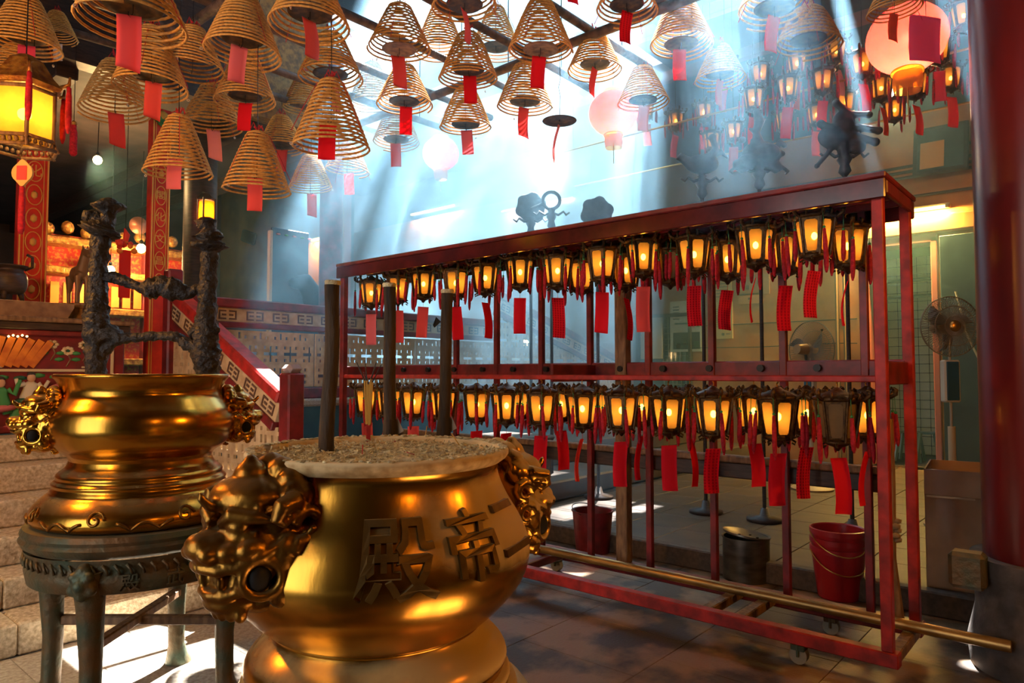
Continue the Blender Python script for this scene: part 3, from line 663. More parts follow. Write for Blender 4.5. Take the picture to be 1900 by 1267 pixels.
for k, (P, z) in enumerate(((7.45, 4.55), (7.95, 4.75), (8.4, 4.35))):
    o = MB().tube([(P + 0.25, 0.3, z), (P + 0.25, 6.2, z)], 0.012, 6).build('hanging_rod', BRASSW)
    tag(o, f'thin brass rod behind the high lanterns, {("nearest", "middle", "farthest")[k]} of the three', 'rod')
    for q in (0.6, 5.9): MB().tube([(P + 0.25, q, z), (P + 0.25, q, 6.29)], 0.004, 5).build('suspension_wire', WIRE, o)
# ------------------------------------------------------------------ pole grid and incense coils under the roof
ZP = 4.28
VP = [1.2, 1.85, 2.5, 3.15, 3.8, 4.45, 5.1, 5.75, 6.35]      # poles along x, one for every row of coils
for k, q in enumerate(VP):
    pts = [(-1.0 + 0.73 * i, q + 0.02 * nz((i * .7, q, 1)), ZP + 0.03 * nz((i * .5, q, 5))) for i in range(10)]
    o = MB().tube(pts, [0.035 + 0.006 * nz((i, q, 9)) for i in range(10)], 10).build('bamboo_pole', POLE, None, True, sharp=60)
    tag(o, f'sooty bamboo pole carrying incense coils, {th(k)} of the parallel row counting from the lantern end', 'pole', 'poles carrying the coils')
    for x in (-0.5, 2.2, 5.1): MB().tube([(x, q, ZP), (x, q, 6.3)], 0.006, 5).build('suspension_wire', WIRE, o)
for k, p in enumerate((0.6, 2.4, 4.58)):
    o = MB().tube([(p, 0.6, ZP - 0.08), (p, 2.6, ZP - 0.075), (p, 4.6, ZP - 0.085), (p, 6.5, ZP - 0.08)], 0.04, 10).build('bamboo_pole', POLE, None, True, sharp=60)
    tag(o, f'sooty bamboo cross pole tied under the coil poles, {th(k)} counting from the entrance', 'pole', 'poles carrying the coils')

def coil_mesh(turns, r0, r1, h, tr, bow, seed):
    pts = []; n = 26; T = int(turns * n); ri = []
    for i in range(int(2.2 * n)):          # flat dome of inner turns
        a = 2 * PI * i / n; f = i / (2.2 * n); pts.append((0.03 + (r0 - 0.03) * f, a, 0.012 - 0.02 * f * f))
    a0 = pts[-1][1]
    for i in range(1, T + 1):
        f = i / T; r = r0 + (r1 - r0) * (f ** bow); z = -0.008 - h * f ** 1.05
        pts.append((r, a0 + 2 * PI * i / n, z))
    w_ = []
    for k, (r, a, z) in enumerate(pts):
        z2 = z + 0.012 * math.sin(a * 1.0 + seed) * (-z / h) + 0.003 * nz((k * .07, seed, 0))
        w_.append((r * math.cos(a), r * math.sin(a), z2))
    return MB().tube(w_, tr, 5, True).mesh('spiral', True)
COILS = [coil_mesh(14.5, 0.085, 0.24, 0.37, 0.0074, 0.92, 1), coil_mesh(12.0, 0.085, 0.24, 0.33, 0.0074, 1.0, 2.2), coil_mesh(15.5, 0.075, 0.24, 0.42, 0.0074, 1.0, 4.1), coil_mesh(9.0, 0.10, 0.235, 0.27, 0.0076, 0.85, 5.0)]
for me in COILS: me.materials.append(INC)
PLATE = MB().lathe([(0.004, 0.012), (0.09, 0.009), (0.128, 0.0), (0.131, 0.003), (0.09, 0.013), (0.004, 0.016)], 28, capb=True, capt=True).mesh('drip_plate', True)
PLATES = []
for m_ in (SMOKED, SMOKEG): c = PLATE.copy(); c.materials.append(m_); PLATES.append(c)
def wire_mesh(z): return MB().tube([(0, 0, 0.03), (0, 0, z + 0.01), (0, 0, z - 0.03), (0.012, 0, z - 0.055), (0.022, 0, z - 0.045), (0.02, 0, z - 0.03)], 0.0025, 5).mesh('wire_hook')
BOW = MB()
for k in range(5): BOW.tube([(0, 0, 0.02), (0.03 * math.cos(k * 1.3), 0.03 * math.sin(k * 1.3), 0.05 + 0.01 * k), (0.05 * math.cos(k * 1.3 + .4), 0.05 * math.sin(k * 1.3 + .4), 0.03)], 0.004, 5)
for s in (0, 2.1, 4.2): BOW.tube([(0, 0, 0.02), (0.09 * math.cos(s), 0.09 * math.sin(s), -0.02), (0.17 * math.cos(s), 0.17 * math.sin(s), -0.18), (0.245 * math.cos(s), 0.245 * math.sin(s), -0.35)], 0.0022, 4)
BOW = BOW.mesh('red_thread'); BOW.materials.append(THREAD)
EYELET = MB().tube([(0.245 + 0.008 * math.cos(t), 0.0, 0.008 * math.sin(t)) for t in [PI / 4 * i for i in range(8)]], 0.003, 5, closed=True).mesh('end_ring'); EYELET.materials.append(mat('pale_ring', (0.6, 0.5, 0.42), rough=0.6))
def coil(px, py, wpx, variant, plate, tagk, tagyaw, label, plate_dz=0.0, tagh=0.235, yaw=None, tagcut=0.0, dia=0.48, zs=1.0):
    """px, py, wpx: centre and width in the photograph of the coil's lowest turn; it hangs from the pole its size puts it under."""
    best = None
    for q in VP:
        v = on_q(px, py, q); D = wpx / F * (v.xy.dot(Vector((CA, SA)))) 
        e = abs(math.log(D / dia))
        if best is None or e < best[0]: best = (e, v, D)
    e, v, D = best
    s = D / 0.48
    h = (0.37, 0.33, 0.42, 0.27)[variant] * zs
    top = v.z + h * s
    if top > ZP - 0.1:
        zs *= 1
    t = thing('incense_coil', label, 'incense coil', (v.x, v.y, top), rng.uniform(0, 6.28) if yaw is None else yaw, 'incense coils hanging from the poles')
    t.scale = (s, s, s)
    o = put('spiral', COILS[variant], None, t); o.scale = (1, 1, zs)
    put('red_thread', BOW, None, t)
    put('end_ring', EYELET, None, t, (0, 0, -h - 0.012))
    zpl = -h * 0.91 + plate_dz
    if plate is not None:
        put('drip_plate', PLATES[plate], None, t, (0, 0, zpl))
    me = wire_mesh(zpl); me.materials.append(WIRE); put('wire_hook', me, None, t)
    if tagk: 
        wish_tag(t, tagk, 0.105, tagh, tagyaw + VIEW - t.rotation_euler.z, (0.018, 0, zpl - 0.045), 0.5 * rng.choice((-1, 1)), tagcut)
    up = (ZP - top) / s
    if up > 0.02: MB().tube([(0, 0, 0.02), (0.008, 0, up * 0.5), (0, 0, up)], 0.0028, 5).build('hanging_wire', WIRE, t)
    return t
C = [
 (45, 92, 128, 0, 0, 'magenta', .5, 'large incense coil cut by the left edge, dark plate and magenta tag', 0.05),
 (30, 160, 110, 1, 0, 'pale', .4, 'incense coil above the hexagonal palace lantern, pale pink tag at the left edge', -.04),
 (246, 48, 196, 1, 0, 'coral', .3, 'biggest incense coil, seen from below with black plate and coral tag', 0.06),
 (280, 165, 132, 2, 0, 'coral', .5, 'incense coil just under the biggest one, coral tag slanting', 0.06),
 (213, 208, 124, 0, None, 'coral', .7, 'low incense coil left of the red couplet column, coral tag, no plate', 0),
 (357, 132, 118, 1, None, None, 0, 'half-hidden incense coil without a tag between the biggest and the next row', 0),
 (450, 100, 140, 0, 0, 'pink', .6, 'incense coil with a long pink tag above a coil with a red tag', 0.06),
 (455, 190, 112, 2, 0, 'red', .1, 'incense coil with a square bright red tag below the pink-tagged one', 0.01),
 (392, 236, 112, 1, None, 'pale', .6, 'incense coil with a curled pale pink tag beside the red-tagged one', 0),
 (330, 322, 122, 2, None, 'pink', .1, 'lowest incense coil, hanging in front of the red couplet column', .12),
 (476, 355, 124, 2, None, 'coral', .2, 'low incense coil with a coral tag at the left of the smoke', .1),
 (575, 50, 152, 1, 0, 'pink', 1.0, 'large incense coil with dark plate and narrow pink tag hanging edge-on', 0.05),
 (613, 145, 120, 1, 0, 'pale', 1.15, 'incense coil with sooty plate and very thin pale tag', .0),
 (521, 275, 86, 1, 0, 'coral', .1, 'small incense coil with a coral tag left of the tall double one', 0),
 (614, 275, 144, 2, None, 'red', .1, 'tall wide incense coil whose red tag shows inside its turns', .16),
 (576, 350, 80, 0, None, 'coral', .3, 'small low incense coil, half sunlit, coral tag below', -.05),
 (741, 92, 120, 1, 1, 'coral', .4, 'incense coil with a rusty tan plate and a slanting coral tag', -.03),
 (750, 195, 106, 1, 0, 'red', .15, 'incense coil with grey plate and square red tag, below the rusty-plated one', 0),
 (735, 265, 88, 0, 0, 'coral', .1, 'sunlit incense coil with a coral tag hanging lowest at mid court', 0),
 (644, 318, 84, 3, None, 'coral', .1, 'pale small incense coil low in the smoke behind the tall wide one', 0),
 (869, 148, 112, 0, 0, 'red', .1, 'incense coil with a deep red squarish tag above a sunlit coil', 0.05),
 (864, 238, 98, 0, 0, 'pink', .1, 'sunlit incense coil with a dark plate and a pink tag fading in smoke', 0),
 (862, 15, 128, 3, 0, 'pink', 1.2, 'incense coil cut by the top edge with a very thin pink tag', 0),
 (1003, 95, 122, 0, 1, 'red', .15, 'incense coil with brown plate and large bright red tag at mid court', -.02),
 (974, 200, 106, 0, 0, 'coral', .6, 'incense coil with sooty plate and narrow coral tag below the large red tag', .02),
 (1104, 132, 104, 1, 0, 'coral', 1.0, 'broad golden incense coil with dark plate and narrow slanted coral tag', 0.03),
 (1163, 22, 120, 3, 0, 'redwrit', .5, 'incense coil cut by the top edge with a long written red tag', 0.03),
 (1264, 85, 118, 0, 1, 'red', .1, 'golden incense coil with a tan plate and a big red tag near the high lanterns', -.02),
 (1336, 150, 96, 1, 0, 'coral', .7, 'smoke-wrapped incense coil next to the high lanterns, dark plate', .03),
 (1437, 22, 138, 3, 0, 'red', .4, 'wide incense coil with a black oval plate at the top right', .0),
 (1500, 85, 122, 3, 0, None, 0, 'loose incense coil dissolving into the white smoke at right', .02),
 (1193, 192, 98, 1, 0, 'pale', .2, 'white-looking incense coil deep in the smoke, pale tag', .0),
 (690, 195, 90, 2, None, None, 0, 'faint incense coil behind the smoke, left of the grey-plated one', 0),
 (563, 205, 80, 2, None, None, 0, 'faint incense coil behind the thin pale tag', 0),
 (815, 100, 100, 2, None, None, 0, 'faint incense coil far back between the rusty plate and the deep red tag', 0),
 (920, 95, 95, 2, 0, None, 0, 'faint incense coil far back left of the brown-plated one', 0),
 (1660, 22, 100, 3, None, 'orange', .3, 'small incense coil end with an orange tag above the round red lantern', 0),
 (105, 70, 70, 1, None, 'white', .3, 'small incense coil with a white written tag beside the left-edge coil', -.06),
 (385, -60, 120, 1, 0, 'pink', .7, 'incense coil above the frame edge, only its long pink tag hanging into view at left', 0),
 (700, -70, 130, 1, 0, 'red', .1, 'incense coil above the frame edge, its red tag end showing over mid court', 0),
 (1062, -55, 120, 1, 0, 'red', .6, 'incense coil above the frame edge, its slanting red tag right of mid court', 0),
 (1356, -60, 120, 1, 0, 'red', .6, 'incense coil above the frame edge, its dark red tag near the wide black plate', 0),
]
for c in C: coil(*c[:8], plate_dz=c[8], tagcut=0.25 if c[5] in ('coral', 'magenta', 'pale', 'orange') and c[6] > .2 else 0.0)
# a burnt-out coil: only its plate and thread are left
v = on_q(1038, 225, 3.15)
t = thing('drip_plate_hanger', 'lone dark drip plate left of a burnt-out coil, dangling over the smoky court', 'drip plate', v)
put('plate_disc', PLATES[0], None, t)
b = MB().tube([(0, 0, 0), (0.01, 0, 0.2), (-0.01, 0, 0.26), (0.01, 0, 0.32), (0, 0, ZP - v.z)], 0.003, 5).build('hanging_wire', WIRE, t)
wish_tag(t, 'pale', 0.04, 0.3, 1.1 + VIEW, (0, 0, -0.03), 0.8, 0, 'paper_strip')
# ------------------------------------------------------------------ the two brass urns
RIGHT = Vector((SA, -CA, 0)); FWD = Vector((CA, SA, 0))
def heading(rx, fy): d = RIGHT * rx + FWD * fy; return math.atan2(d.y, d.x)
def lion(parent, loc, rz, sc_, m, nm='lion_head'):
    """Guardian head handle: x out of the wall, y across, z up."""
    b = MB()
    def e(c, r, sub=3): b.ball(c, r, sub)
    T = lambda *a: b.tube(*a)
    e((0.03, 0, 0.0), (0.11, 0.155, 0.19)); e((0.08, 0, -0.02), (0.10, 0.14, 0.13)); e((0.10, 0, -0.09), (0.085, 0.115, 0.06))      # skull, cheeks, mouth floor
    e((0.14, 0, -0.005), (0.085, 0.10, 0.06)); e((0.195, 0, 0.0), (0.055, 0.07, 0.05)); e((0.225, 0, 0.01), (0.038, 0.048, 0.038))    # muzzle and nose
    for s in (-1, 1):
        e((0.222, s * 0.042, -0.006), (0.030, 0.026, 0.024)); e((0.165, s * 0.07, -0.005), (0.05, 0.035, 0.032)); e((0.13, s * 0.105, 0.0), (0.05, 0.035, 0.035))
        e((0.15, s * 0.062, 0.062), (0.032, 0.036, 0.026))                                                                             # eyeball
        T([(0.175, s * 0.022, 0.062), (0.172, s * 0.06, 0.095), (0.135, s * 0.11, 0.085), (0.09, s * 0.145, 0.075)], [0.018, 0.022, 0.018, 0.010], 8)
        T([(0.18, s * 0.025, 0.045), (0.165, s * 0.075, 0.030), (0.125, s * 0.115, 0.045)], [0.010, 0.013, 0.008], 8)
        for k in range(5): e((0.175 - 0.014 * k, s * (0.015 + 0.024 * k), 0.118 - 0.001 * k * k), (0.014, 0.013, 0.017), 2)          # brow curls
        T([(0.225, 0, -0.045), (0.205, s * 0.055, -0.05), (0.165, s * 0.10, -0.04), (0.12, s * 0.135, -0.015), (0.06, s * 0.15, 0.02)], [0.017, 0.018, 0.017, 0.014, 0.008], 8)
        ring = [(0.118 + 0.046 * math.cos(t), s * (0.128 - 0.025 * math.cos(t)), -0.075 + 0.050 * math.sin(t)) for t in [PI / 8 * i for i in range(16)]]
        b.tube(ring, 0.015, 8, closed=True)
        T([(0.20, 0, -0.125), (0.185, s * 0.05, -0.122), (0.15, s * 0.095, -0.11)], [0.015, 0.016, 0.014], 8)
        e((0.19, s * 0.045, -0.085), (0.012, 0.012, 0.03), 2); e((0.165, s * 0.085, -0.098), (0.011, 0.011, 0.022), 2)
        T([(0.02, s * 0.13, 0.10), (0.05, s * 0.165, 0.125), (0.095, s * 0.175, 0.115), (0.105, s * 0.172, 0.085), (0.08, s * 0.168, 0.07), (0.06, s * 0.17, 0.085), (0.068, s * 0.172, 0.098)], [0.032, 0.03, 0.026, 0.020, 0.016, 0.013, 0.010], 8)
        for k in range(6):                                                                                                             # mane locks round the back
            a = 0.75 - 0.42 * k; y, z = s * 0.165 * math.cos(a), 0.185 * math.sin(a)
            T([(0.045 * math.cos(t) * (1 - t / 9), y + s * 0.006 * t, z + 0.04 * math.sin(t) * (1 - t / 9)) for t in [0.75 * i for i in range(8)]], [0.026, 0.024, 0.021, 0.019, 0.016, 0.014, 0.012, 0.010], 7)
        e((0.06, s * 0.135, -0.13), (0.04, 0.035, 0.04), 2); e((0.05, s * 0.15, -0.02), (0.04, 0.025, 0.06), 2)
    e((0.12, 0, -0.15), (0.085, 0.08, 0.038)); e((0.06, 0, -0.15), (0.07, 0.12, 0.05))
    for k in range(6): e((0.165 - 0.010 * abs(k - 2.5), -0.065 + 0.026 * k, -0.178), (0.020, 0.016, 0.026), 2)
    e((0.075, 0, 0.125), (0.105, 0.125, 0.065)); e((0.075, 0, 0.175), (0.05, 0.05, 0.055)); e((0.075, 0, 0.21), (0.026, 0.026, 0.035), 2)
    T([(0.155, 0, 0.11), (0.20, 0, 0.115), (0.225, 0, 0.14), (0.222, 0, 0.155)], [0.024, 0.017, 0.012, 0.007], 7)
    for k in range(7): 
        a = 0.45 + 0.38 * k; e((0.005, 0.14 * math.cos(a), 0.07 + 0.13 * math.sin(a)), (0.045, 0.045, 0.045), 2)
    o = remesh(nm, b, 0.006, m, parent, 3, loc, rz); o.scale = (sc_, sc_, sc_)
    for s in (-1, 1): put('mouth_shade', MB().ball((0.118, s * 0.120, -0.075), (0.034, 0.018, 0.038), 2).mesh('mouth_shade', True), mat('shade_black', (0.006, 0.004, 0.003), rough=0.8), o)  # solid black balls stand in for the shade inside the mouth corners
    return o
def pot_r(prof, z):
    for (r0, z0), (r1, z1) in zip(prof, prof[1:]):
        if min(z0, z1) <= z <= max(z0, z1) and z0 != z1: return r0 + (r1 - r0) * (z - z0) / (z1 - z0)
    return prof[0][0]
def smoothprof(p, k=5):              # Catmull-Rom through the profile points
    out = []
    for i in range(len(p) - 1):
        p0, p1, p2, p3 = p[max(i - 1, 0)], p[i], p[i + 1], p[min(i + 2, len(p) - 1)]
        for j in range(k):
            t = j / k; f = lambda a, b, c, d: 0.5 * (2 * b + (c - a) * t + (2 * a - 5 * b + 4 * c - d) * t * t + (3 * b - a - 3 * c + d) * t ** 3)
            out.append((f(p0[0], p1[0], p2[0], p3[0]), f(p0[1], p1[1], p2[1], p3[1])))
    return out + [p[-1]]

# near urn
P1 = at_y(706, 833, 2.02)
AX1 = Vector((P1.x, P1.y, 0.0))
u1 = thing('incense_urn', 'big brass incense urn full of ash with raised characters, standing nearest of the two urns', 'urn', AX1)
foot = [(0.385, 0.612), (0.392, 0.625), (0.385, 0.64), (0.368, 0.648), (0.372, 0.664), (0.366, 0.678), (0.352, 0.684), (0.358, 0.70), (0.362, 0.715), (0.350, 0.742), (0.322, 0.77), (0.295, 0.792), (0.285, 0.806)]
body = smoothprof([(0.285, 0.806), (0.312, 0.825), (0.362, 0.872), (0.408, 0.93), (0.427, 0.99), (0.420, 1.045), (0.395, 1.10), (0.362, 1.155), (0.340, 1.205), (0.336, 1.235), (0.345, 1.255)])
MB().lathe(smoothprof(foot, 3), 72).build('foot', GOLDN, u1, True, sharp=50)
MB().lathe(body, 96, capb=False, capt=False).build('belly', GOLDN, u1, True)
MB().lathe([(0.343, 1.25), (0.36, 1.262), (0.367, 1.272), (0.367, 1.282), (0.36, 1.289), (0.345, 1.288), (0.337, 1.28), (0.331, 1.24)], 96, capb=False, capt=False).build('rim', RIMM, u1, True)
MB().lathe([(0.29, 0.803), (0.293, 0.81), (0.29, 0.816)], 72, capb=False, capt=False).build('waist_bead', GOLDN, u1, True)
lion(u1, (RIGHT * -0.62 + FWD * -0.785) * 0.345 + Vector((0, 0, 1.10)), heading(-0.60, -0.80), 0.84, GOLDD)
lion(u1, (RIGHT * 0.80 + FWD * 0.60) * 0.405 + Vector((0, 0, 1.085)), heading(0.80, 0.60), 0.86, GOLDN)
def raised(parent, prof, ax, ch, ang, zc, size, m, depth=0.016, stretch=1.0, name='raised_character'):
    """A character standing proud of the belly, bent to its curve."""
    vs, fs = glyphs(ch, size, depth, 2, 0.009)
    out = []
    for v in vs:
        z = zc + v.y * stretch; rr = pot_r(prof, z) + (v.z + depth * 0.25)
        a = ang + v.x / pot_r(prof, zc)
        out.append((rr * math.cos(a), rr * math.sin(a), z))
    # split long flat faces so that they follow the curve
    bm = bmesh.new(); bv = [bm.verts.new(v) for v in out]
    for f in fs:
        try: bm.faces.new([bv[i] for i in f])
        except ValueError: pass
    b = MB().frombm(bm)
    return b.build(name, m, parent)
pr1 = body
CHARM = mat('character_bronze', (0.20, 0.11, 0.025), (0.09, 0.05, 0.012), rough=0.45, metal=0.8, scale=14, dust=((0.40, 0.28, 0.12), 0.75, 0.6))
for ch, px, zc, s_ in (('殿', 740, 1.058, 0.195), ('帝', 891, 1.068, 0.175), ('二', 964, 1.085, 0.175)):
    # angle of the belly point that stands behind this column of the photograph's lettering
    best = min((abs((lambda v: 950 + F * (v.dot(RIGHT)) / v.dot(FWD))(AX1 + Vector((0.425 * math.cos(a), 0.425 * math.sin(a), 0))) - px), a) for a in [heading(0, -1) + k * 0.01 for k in range(-20, 140)])
    raised(u1, pr1, AX1, ch, best[1], zc, s_, CHARM)
# ash bed
b = MB(); n = 48; rings = 16; vs = [(0, 0, 1.272)]; fs = []
for i in range(1, rings + 1):
    r = 0.333 * i / rings
    for j in range(n):
        a = 2 * PI * j / n; x, y = r * math.cos(a), r * math.sin(a)
        vs.append((x, y, 1.268 + 0.014 * nz((x * 14, y * 14, 0)) + 0.008 * nz((x * 40, y * 40, 3)) - (0.006 if i == rings else 0)))
for j in range(n): fs.append((0, 1 + j, 1 + (j + 1) % n))
for i in range(rings - 1):
    for j in range(n): fs.append((1 + i * n + j, 1 + (i + 1) * n + j, 1 + (i + 1) * n + (j + 1) % n, 1 + i * n + (j + 1) % n))
b.add(vs, fs).build('ash_bed', ASH, u1, True)
b = MB()
for k in range(1500):
    r = 0.335 * math.sqrt(rng.random()); a = rng.uniform(0, 2 * PI); p = Vector((r * math.cos(a), r * math.sin(a), 1.268 + 0.014 * nz((r * math.cos(a) * 14, r * math.sin(a) * 14, 0)) + rng.uniform(0.0, 0.012)))
    d = Vector((rng.uniform(-1, 1), rng.uniform(-1, 1), rng.uniform(-.3, .5))).normalized() * rng.uniform(0.006, 0.022)
    b.tube([p - d * .5, p + d * .5], rng.uniform(0.0012, 0.0028), 4)
stuff(b.build('ash_flakes', ASH, u1))
b = MB()
for k in range(240):
    a = rng.uniform(0, 2 * PI); r = rng.uniform(0.34, 0.362); b.ball((r * math.cos(a), r * math.sin(a), 1.29), (rng.uniform(.004, .012), rng.uniform(.004, .012), rng.uniform(.002, .005)), 1)
stuff(b.build('rim_ash', ASH, u1))
# thick joss sticks
JOSS = mat('burnt_joss', (0.075, 0.045, 0.022), (0.02, 0.014, 0.010), rough=0.75, scale=20, bump=0.5, bscale=60, stretch=(1, 1, 0.2))
for (bx, by, tx, ty, lab) in ((607, 842, 618, 517, 'thick dark joss stick nearest the rim, leftmost of the three in the near urn'), (724, 818, 722, 522, 'thick dark joss stick between the two others, torn paper at its foot'), (823, 812, 830, 534, 'thick dark joss stick at the right of the three, wrapped foot')):
    bp = on_z(bx, by, 1.265); Y = bp.dot(FWD); tp = at_y(tx, ty, Y - 0.02)
    t = thing('joss_stick', lab, 'joss stick', bp, 0, 'joss sticks in the near urn')
    d = tp - bp; pts = [d * f + Vector((0.003 * math.sin(f * 7 + bx), 0.003 * math.cos(f * 5), 0)) for f in (-0.08, .1, .25, .4, .55, .7, .85, .965)]
    MB().tube(pts, [0.023, 0.022, 0.0215, 0.0215, 0.021, 0.021, 0.0205, 0.0215], 18).build('stick', JOSS, t, True, sharp=60)
    o = MB().tube([d * 0.964, d * 0.982, d * 0.99], [0.0225, 0.0240, 0.021], 18).build('burnt_tip', ASH, t, True, sharp=50)
    if bx != 607:
        q = d.normalized(); a = RIGHT * 0.022
        MB().tube([q * -0.01, q * 0.03, q * 0.075], [0.027, 0.0265, 0.0235], 12, caps=False).build('paper_wrap', JOSS, t, True)
        MB().add([a + q * 0.02, a * 2.2 + q * 0.035 + FWD * -0.01, a * 1.1 + q * 0.085, a + q * 0.02 + FWD * 0.002, a * 2.2 + q * 0.035 - FWD * 0.008, a * 1.1 + q * 0.085 + FWD * 0.002], [(0, 1, 2), (5, 4, 3), (0, 3, 4, 1), (1, 4, 5, 2), (2, 5, 3, 0)]).build('torn_paper', mat('torn_paper', (0.42, 0.33, 0.24), rough=0.9), t)
    if bx == 823:
        q = at_y(803, 603, Y - 0.02) - bp; MB().add([q, q + RIGHT * 0.012 + Vector((0, 0, 0.03)), q + RIGHT * 0.006 + Vector((0, 0, -0.01)), q + FWD * .002, q + RIGHT * 0.03 + Vector((0, 0, .012))], [(0, 1, 2), (1, 3, 2), (0, 4, 1), (0, 2, 4)]).build('curled_flake', JOSS, t)
# thin incense sticks
IY = mat('yellow_incense', (0.55, 0.30, 0.05), rough=0.7)
base = on_z(683, 822, 1.268); Y = base.dot(FWD)
for k, (tx, ty, mx, my) in enumerate(((664, 672, 679, 705), (678, 668, 682, 705), (698, 672, 687, 706), (706, 677, 690, 708), (672, 690, 681, 712), (693, 682, 685, 702))):
    t = thing('incense_stick', f'thin yellow incense stick with red foot and curling burnt tip, {th(k)} of the small bunch', 'incense stick', base + RIGHT * 0.002 * (k - 2), 0, 'thin incense sticks in the near urn')
    m1 = at_y(mx, my, Y) - base; t1 = at_y(tx, ty, Y) - base; ft = m1 * 0.30
    MB().tube([m1 * -0.08, ft], 0.0019, 6).build('red_foot', REDB, t); MB().tube([ft, m1 * 0.99], 0.0028, 6).build('stick', IY, t)
    MB().tube([m1 * 0.99, m1 * 0.45 + t1 * 0.5 + Vector((0, 0, 0.008)), t1], [0.0024, 0.002, 0.0016], 6).build('burnt_tip', CHAR, t)
for k, (x0, y0, x1, y1) in enumerate(((735, 818, 770, 808), (752, 838, 768, 843), (672, 845, 673, 825), (788, 816, 792, 790), (852, 826, 838, 804))):
    a = on_z(x0, y0, 1.275); c = at_y(x1, y1, a.dot(FWD)); 
    if k < 2: c = on_z(x1, y1, 1.285)
    o = MB().tube([a - (c - a) * 0.2, c], 0.0016, 5).build('spent_stick', REDB if k < 3 else IY); tag(o, ('long red spent stick lying on the ash beside the middle joss stick', 'short red spent stick lying near the front rim', 'short red stub standing in the ash between left and middle joss sticks', 'thin yellowish stub standing near the right joss stick', 'thin bent stub leaning at the right of the ash')[k], 'incense stub')
# stand of the near urn
s1 = thing('urn_stand', 'round pale-topped stand under the near brass urn', 'stand', (AX1.x, AX1.y, 0))
MB().lathe([(0.40, 0.55), (0.43, 0.56), (0.435, 0.585), (0.42, 0.605), (0.40, 0.61)], 64).build('top', mat('pale_stand_top', (0.55, 0.42, 0.18), rough=0.5, metal=0.3), s1, True, sharp=40)
MB().lathe([(0.37, 0.42), (0.40, 0.44), (0.40, 0.55)], 48).build('apron', IRON, s1, True, sharp=40)
def leg(parent, d, r, z0, m):
    MB().tube([d * (r - 0.01) + Vector((0, 0, z0)), d * (r + 0.0) + Vector((0, 0, z0 * .6)), d * (r - 0.005) + Vector((0, 0, z0 * .25)), d * r + Vector((0, 0, 0.06)), d * (r + 0.01) + Vector((0, 0, 0.03)), d * (r + 0.02)], [0.05, 0.043, 0.036, 0.036, 0.05, 0.052], 14).build('leg', m, parent, True, sharp=50)
for k in range(4): leg(s1, Vector((math.cos(.6 + k * PI / 2), math.sin(.6 + k * PI / 2), 0)), 0.34, 0.46, IRON)

# far urn on its iron stand
P2 = at_y(269, 700, 3.3); AX2 = Vector((P2.x, P2.y, 0)); 
u2 = thing('incense_urn', 'smooth brass urn on a dark four-legged stand, burnt joss posts rising from it', 'urn', AX2)
foot2 = [(0.40, 0.838), (0.432, 0.85), (0.444, 0.875), (0.435, 0.91), (0.40, 0.95), (0.372, 0.972), (0.365, 0.985), (0.358, 1.0), (0.362, 1.012), (0.345, 1.03), (0.346, 1.045), (0.335, 1.06), (0.31, 1.08), (0.297, 1.11)]
body2 = smoothprof([(0.297, 1.11), (0.31, 1.135), (0.36, 1.17), (0.395, 1.225), (0.402, 1.275), (0.39, 1.325), (0.36, 1.365), (0.338, 1.395), (0.334, 1.42), (0.345, 1.45), (0.362, 1.475)])
MB().lathe(smoothprof(foot2, 3), 72, capb=True).build('foot', GOLD, u2, True, sharp=50)
MB().lathe(body2, 80, capb=False, capt=False).build('belly', GOLD, u2, True)
MB().lathe([(0.36, 1.474), (0.368, 1.48), (0.368, 1.492), (0.36, 1.496), (0.345, 1.494), (0.34, 1.44)], 80, capb=False, capt=False).build('rim', GOLD, u2, True)
MB().lathe([(0.0, 1.452), (0.2, 1.455), (0.342, 1.45)], 48, capb=False, capt=False).build('ash_bed', ASH, u2, True)
b = MB()
for k in range(8):                  # scalloped cloud border with scrolls
    a0 = 2 * PI * k / 8 + 0.2
    pt = lambda a, z: Vector(((pot_r(foot2, z) + 0.004) * math.cos(a), (pot_r(foot2, z) + 0.004) * math.sin(a), z))
    b.tube([pt(a0 + 0.03 * i, 0.857 + 0.03 * abs(math.cos(i * PI / 8))) for i in range(17)], 0.007, 6)
    b.tube([pt(a0 + 0.60 + 0.085 * (1 - i / 24) * math.cos(i * 0.42), 0.902 + 0.036 * (1 - i / 24) * math.sin(i * 0.42)) for i in range(22)], 0.006, 6)
b.build('scroll_border', GOLDD, u2, True)
lion(u2, (RIGHT * -0.80 + FWD * -0.60) * 0.355 + Vector((0, 0, 1.285)), heading(-0.80, -0.60), 0.66, GOLD)
lion(u2, (RIGHT * 0.87 + FWD * 0.5) * 0.36 + Vector((0, 0, 1.285)), heading(0.87, 0.5), 0.66, GOLD)
s2 = thing('urn_stand', 'dark green iron stand with curved legs and crossed stretchers under the far urn', 'stand', AX2)
MB().lathe([(0.44, 0.745), (0.462, 0.76), (0.475, 0.785), (0.465, 0.80), (0.47, 0.815), (0.46, 0.836)], 72).build('top', IRON, s2, True, sharp=40)
def ap(a, z): return 1 + 0.0 * a
MB().lathe([(0.405, 0.60), (0.44, 0.605), (0.452, 0.66), (0.44, 0.70), (0.455, 0.745)], 72, capb=False, capt=False).build('apron', IRON, s2, True)
b = MB()
for k in range(64): 
    a = 2 * PI * k / 64; r = 0.451
    b.tube([(r * math.cos(a), r * math.sin(a), 0.725), ((r + .006) * math.cos(a + .04), (r + .006) * math.sin(a + .04), 0.705), (r * math.cos(a + .05), r * math.sin(a + .05), 0.685)], 0.006, 5)
b.build('petal_border', IRON, s2, True)
for ch, da in (('殿', 0.40), ('武', 0.78)):
    raised(s2, [(0.44, 0.59), (0.452, 0.66), (0.44, 0.71)], AX2, ch, heading(0, -1) + da, 0.645, 0.075, IRON, 0.008)
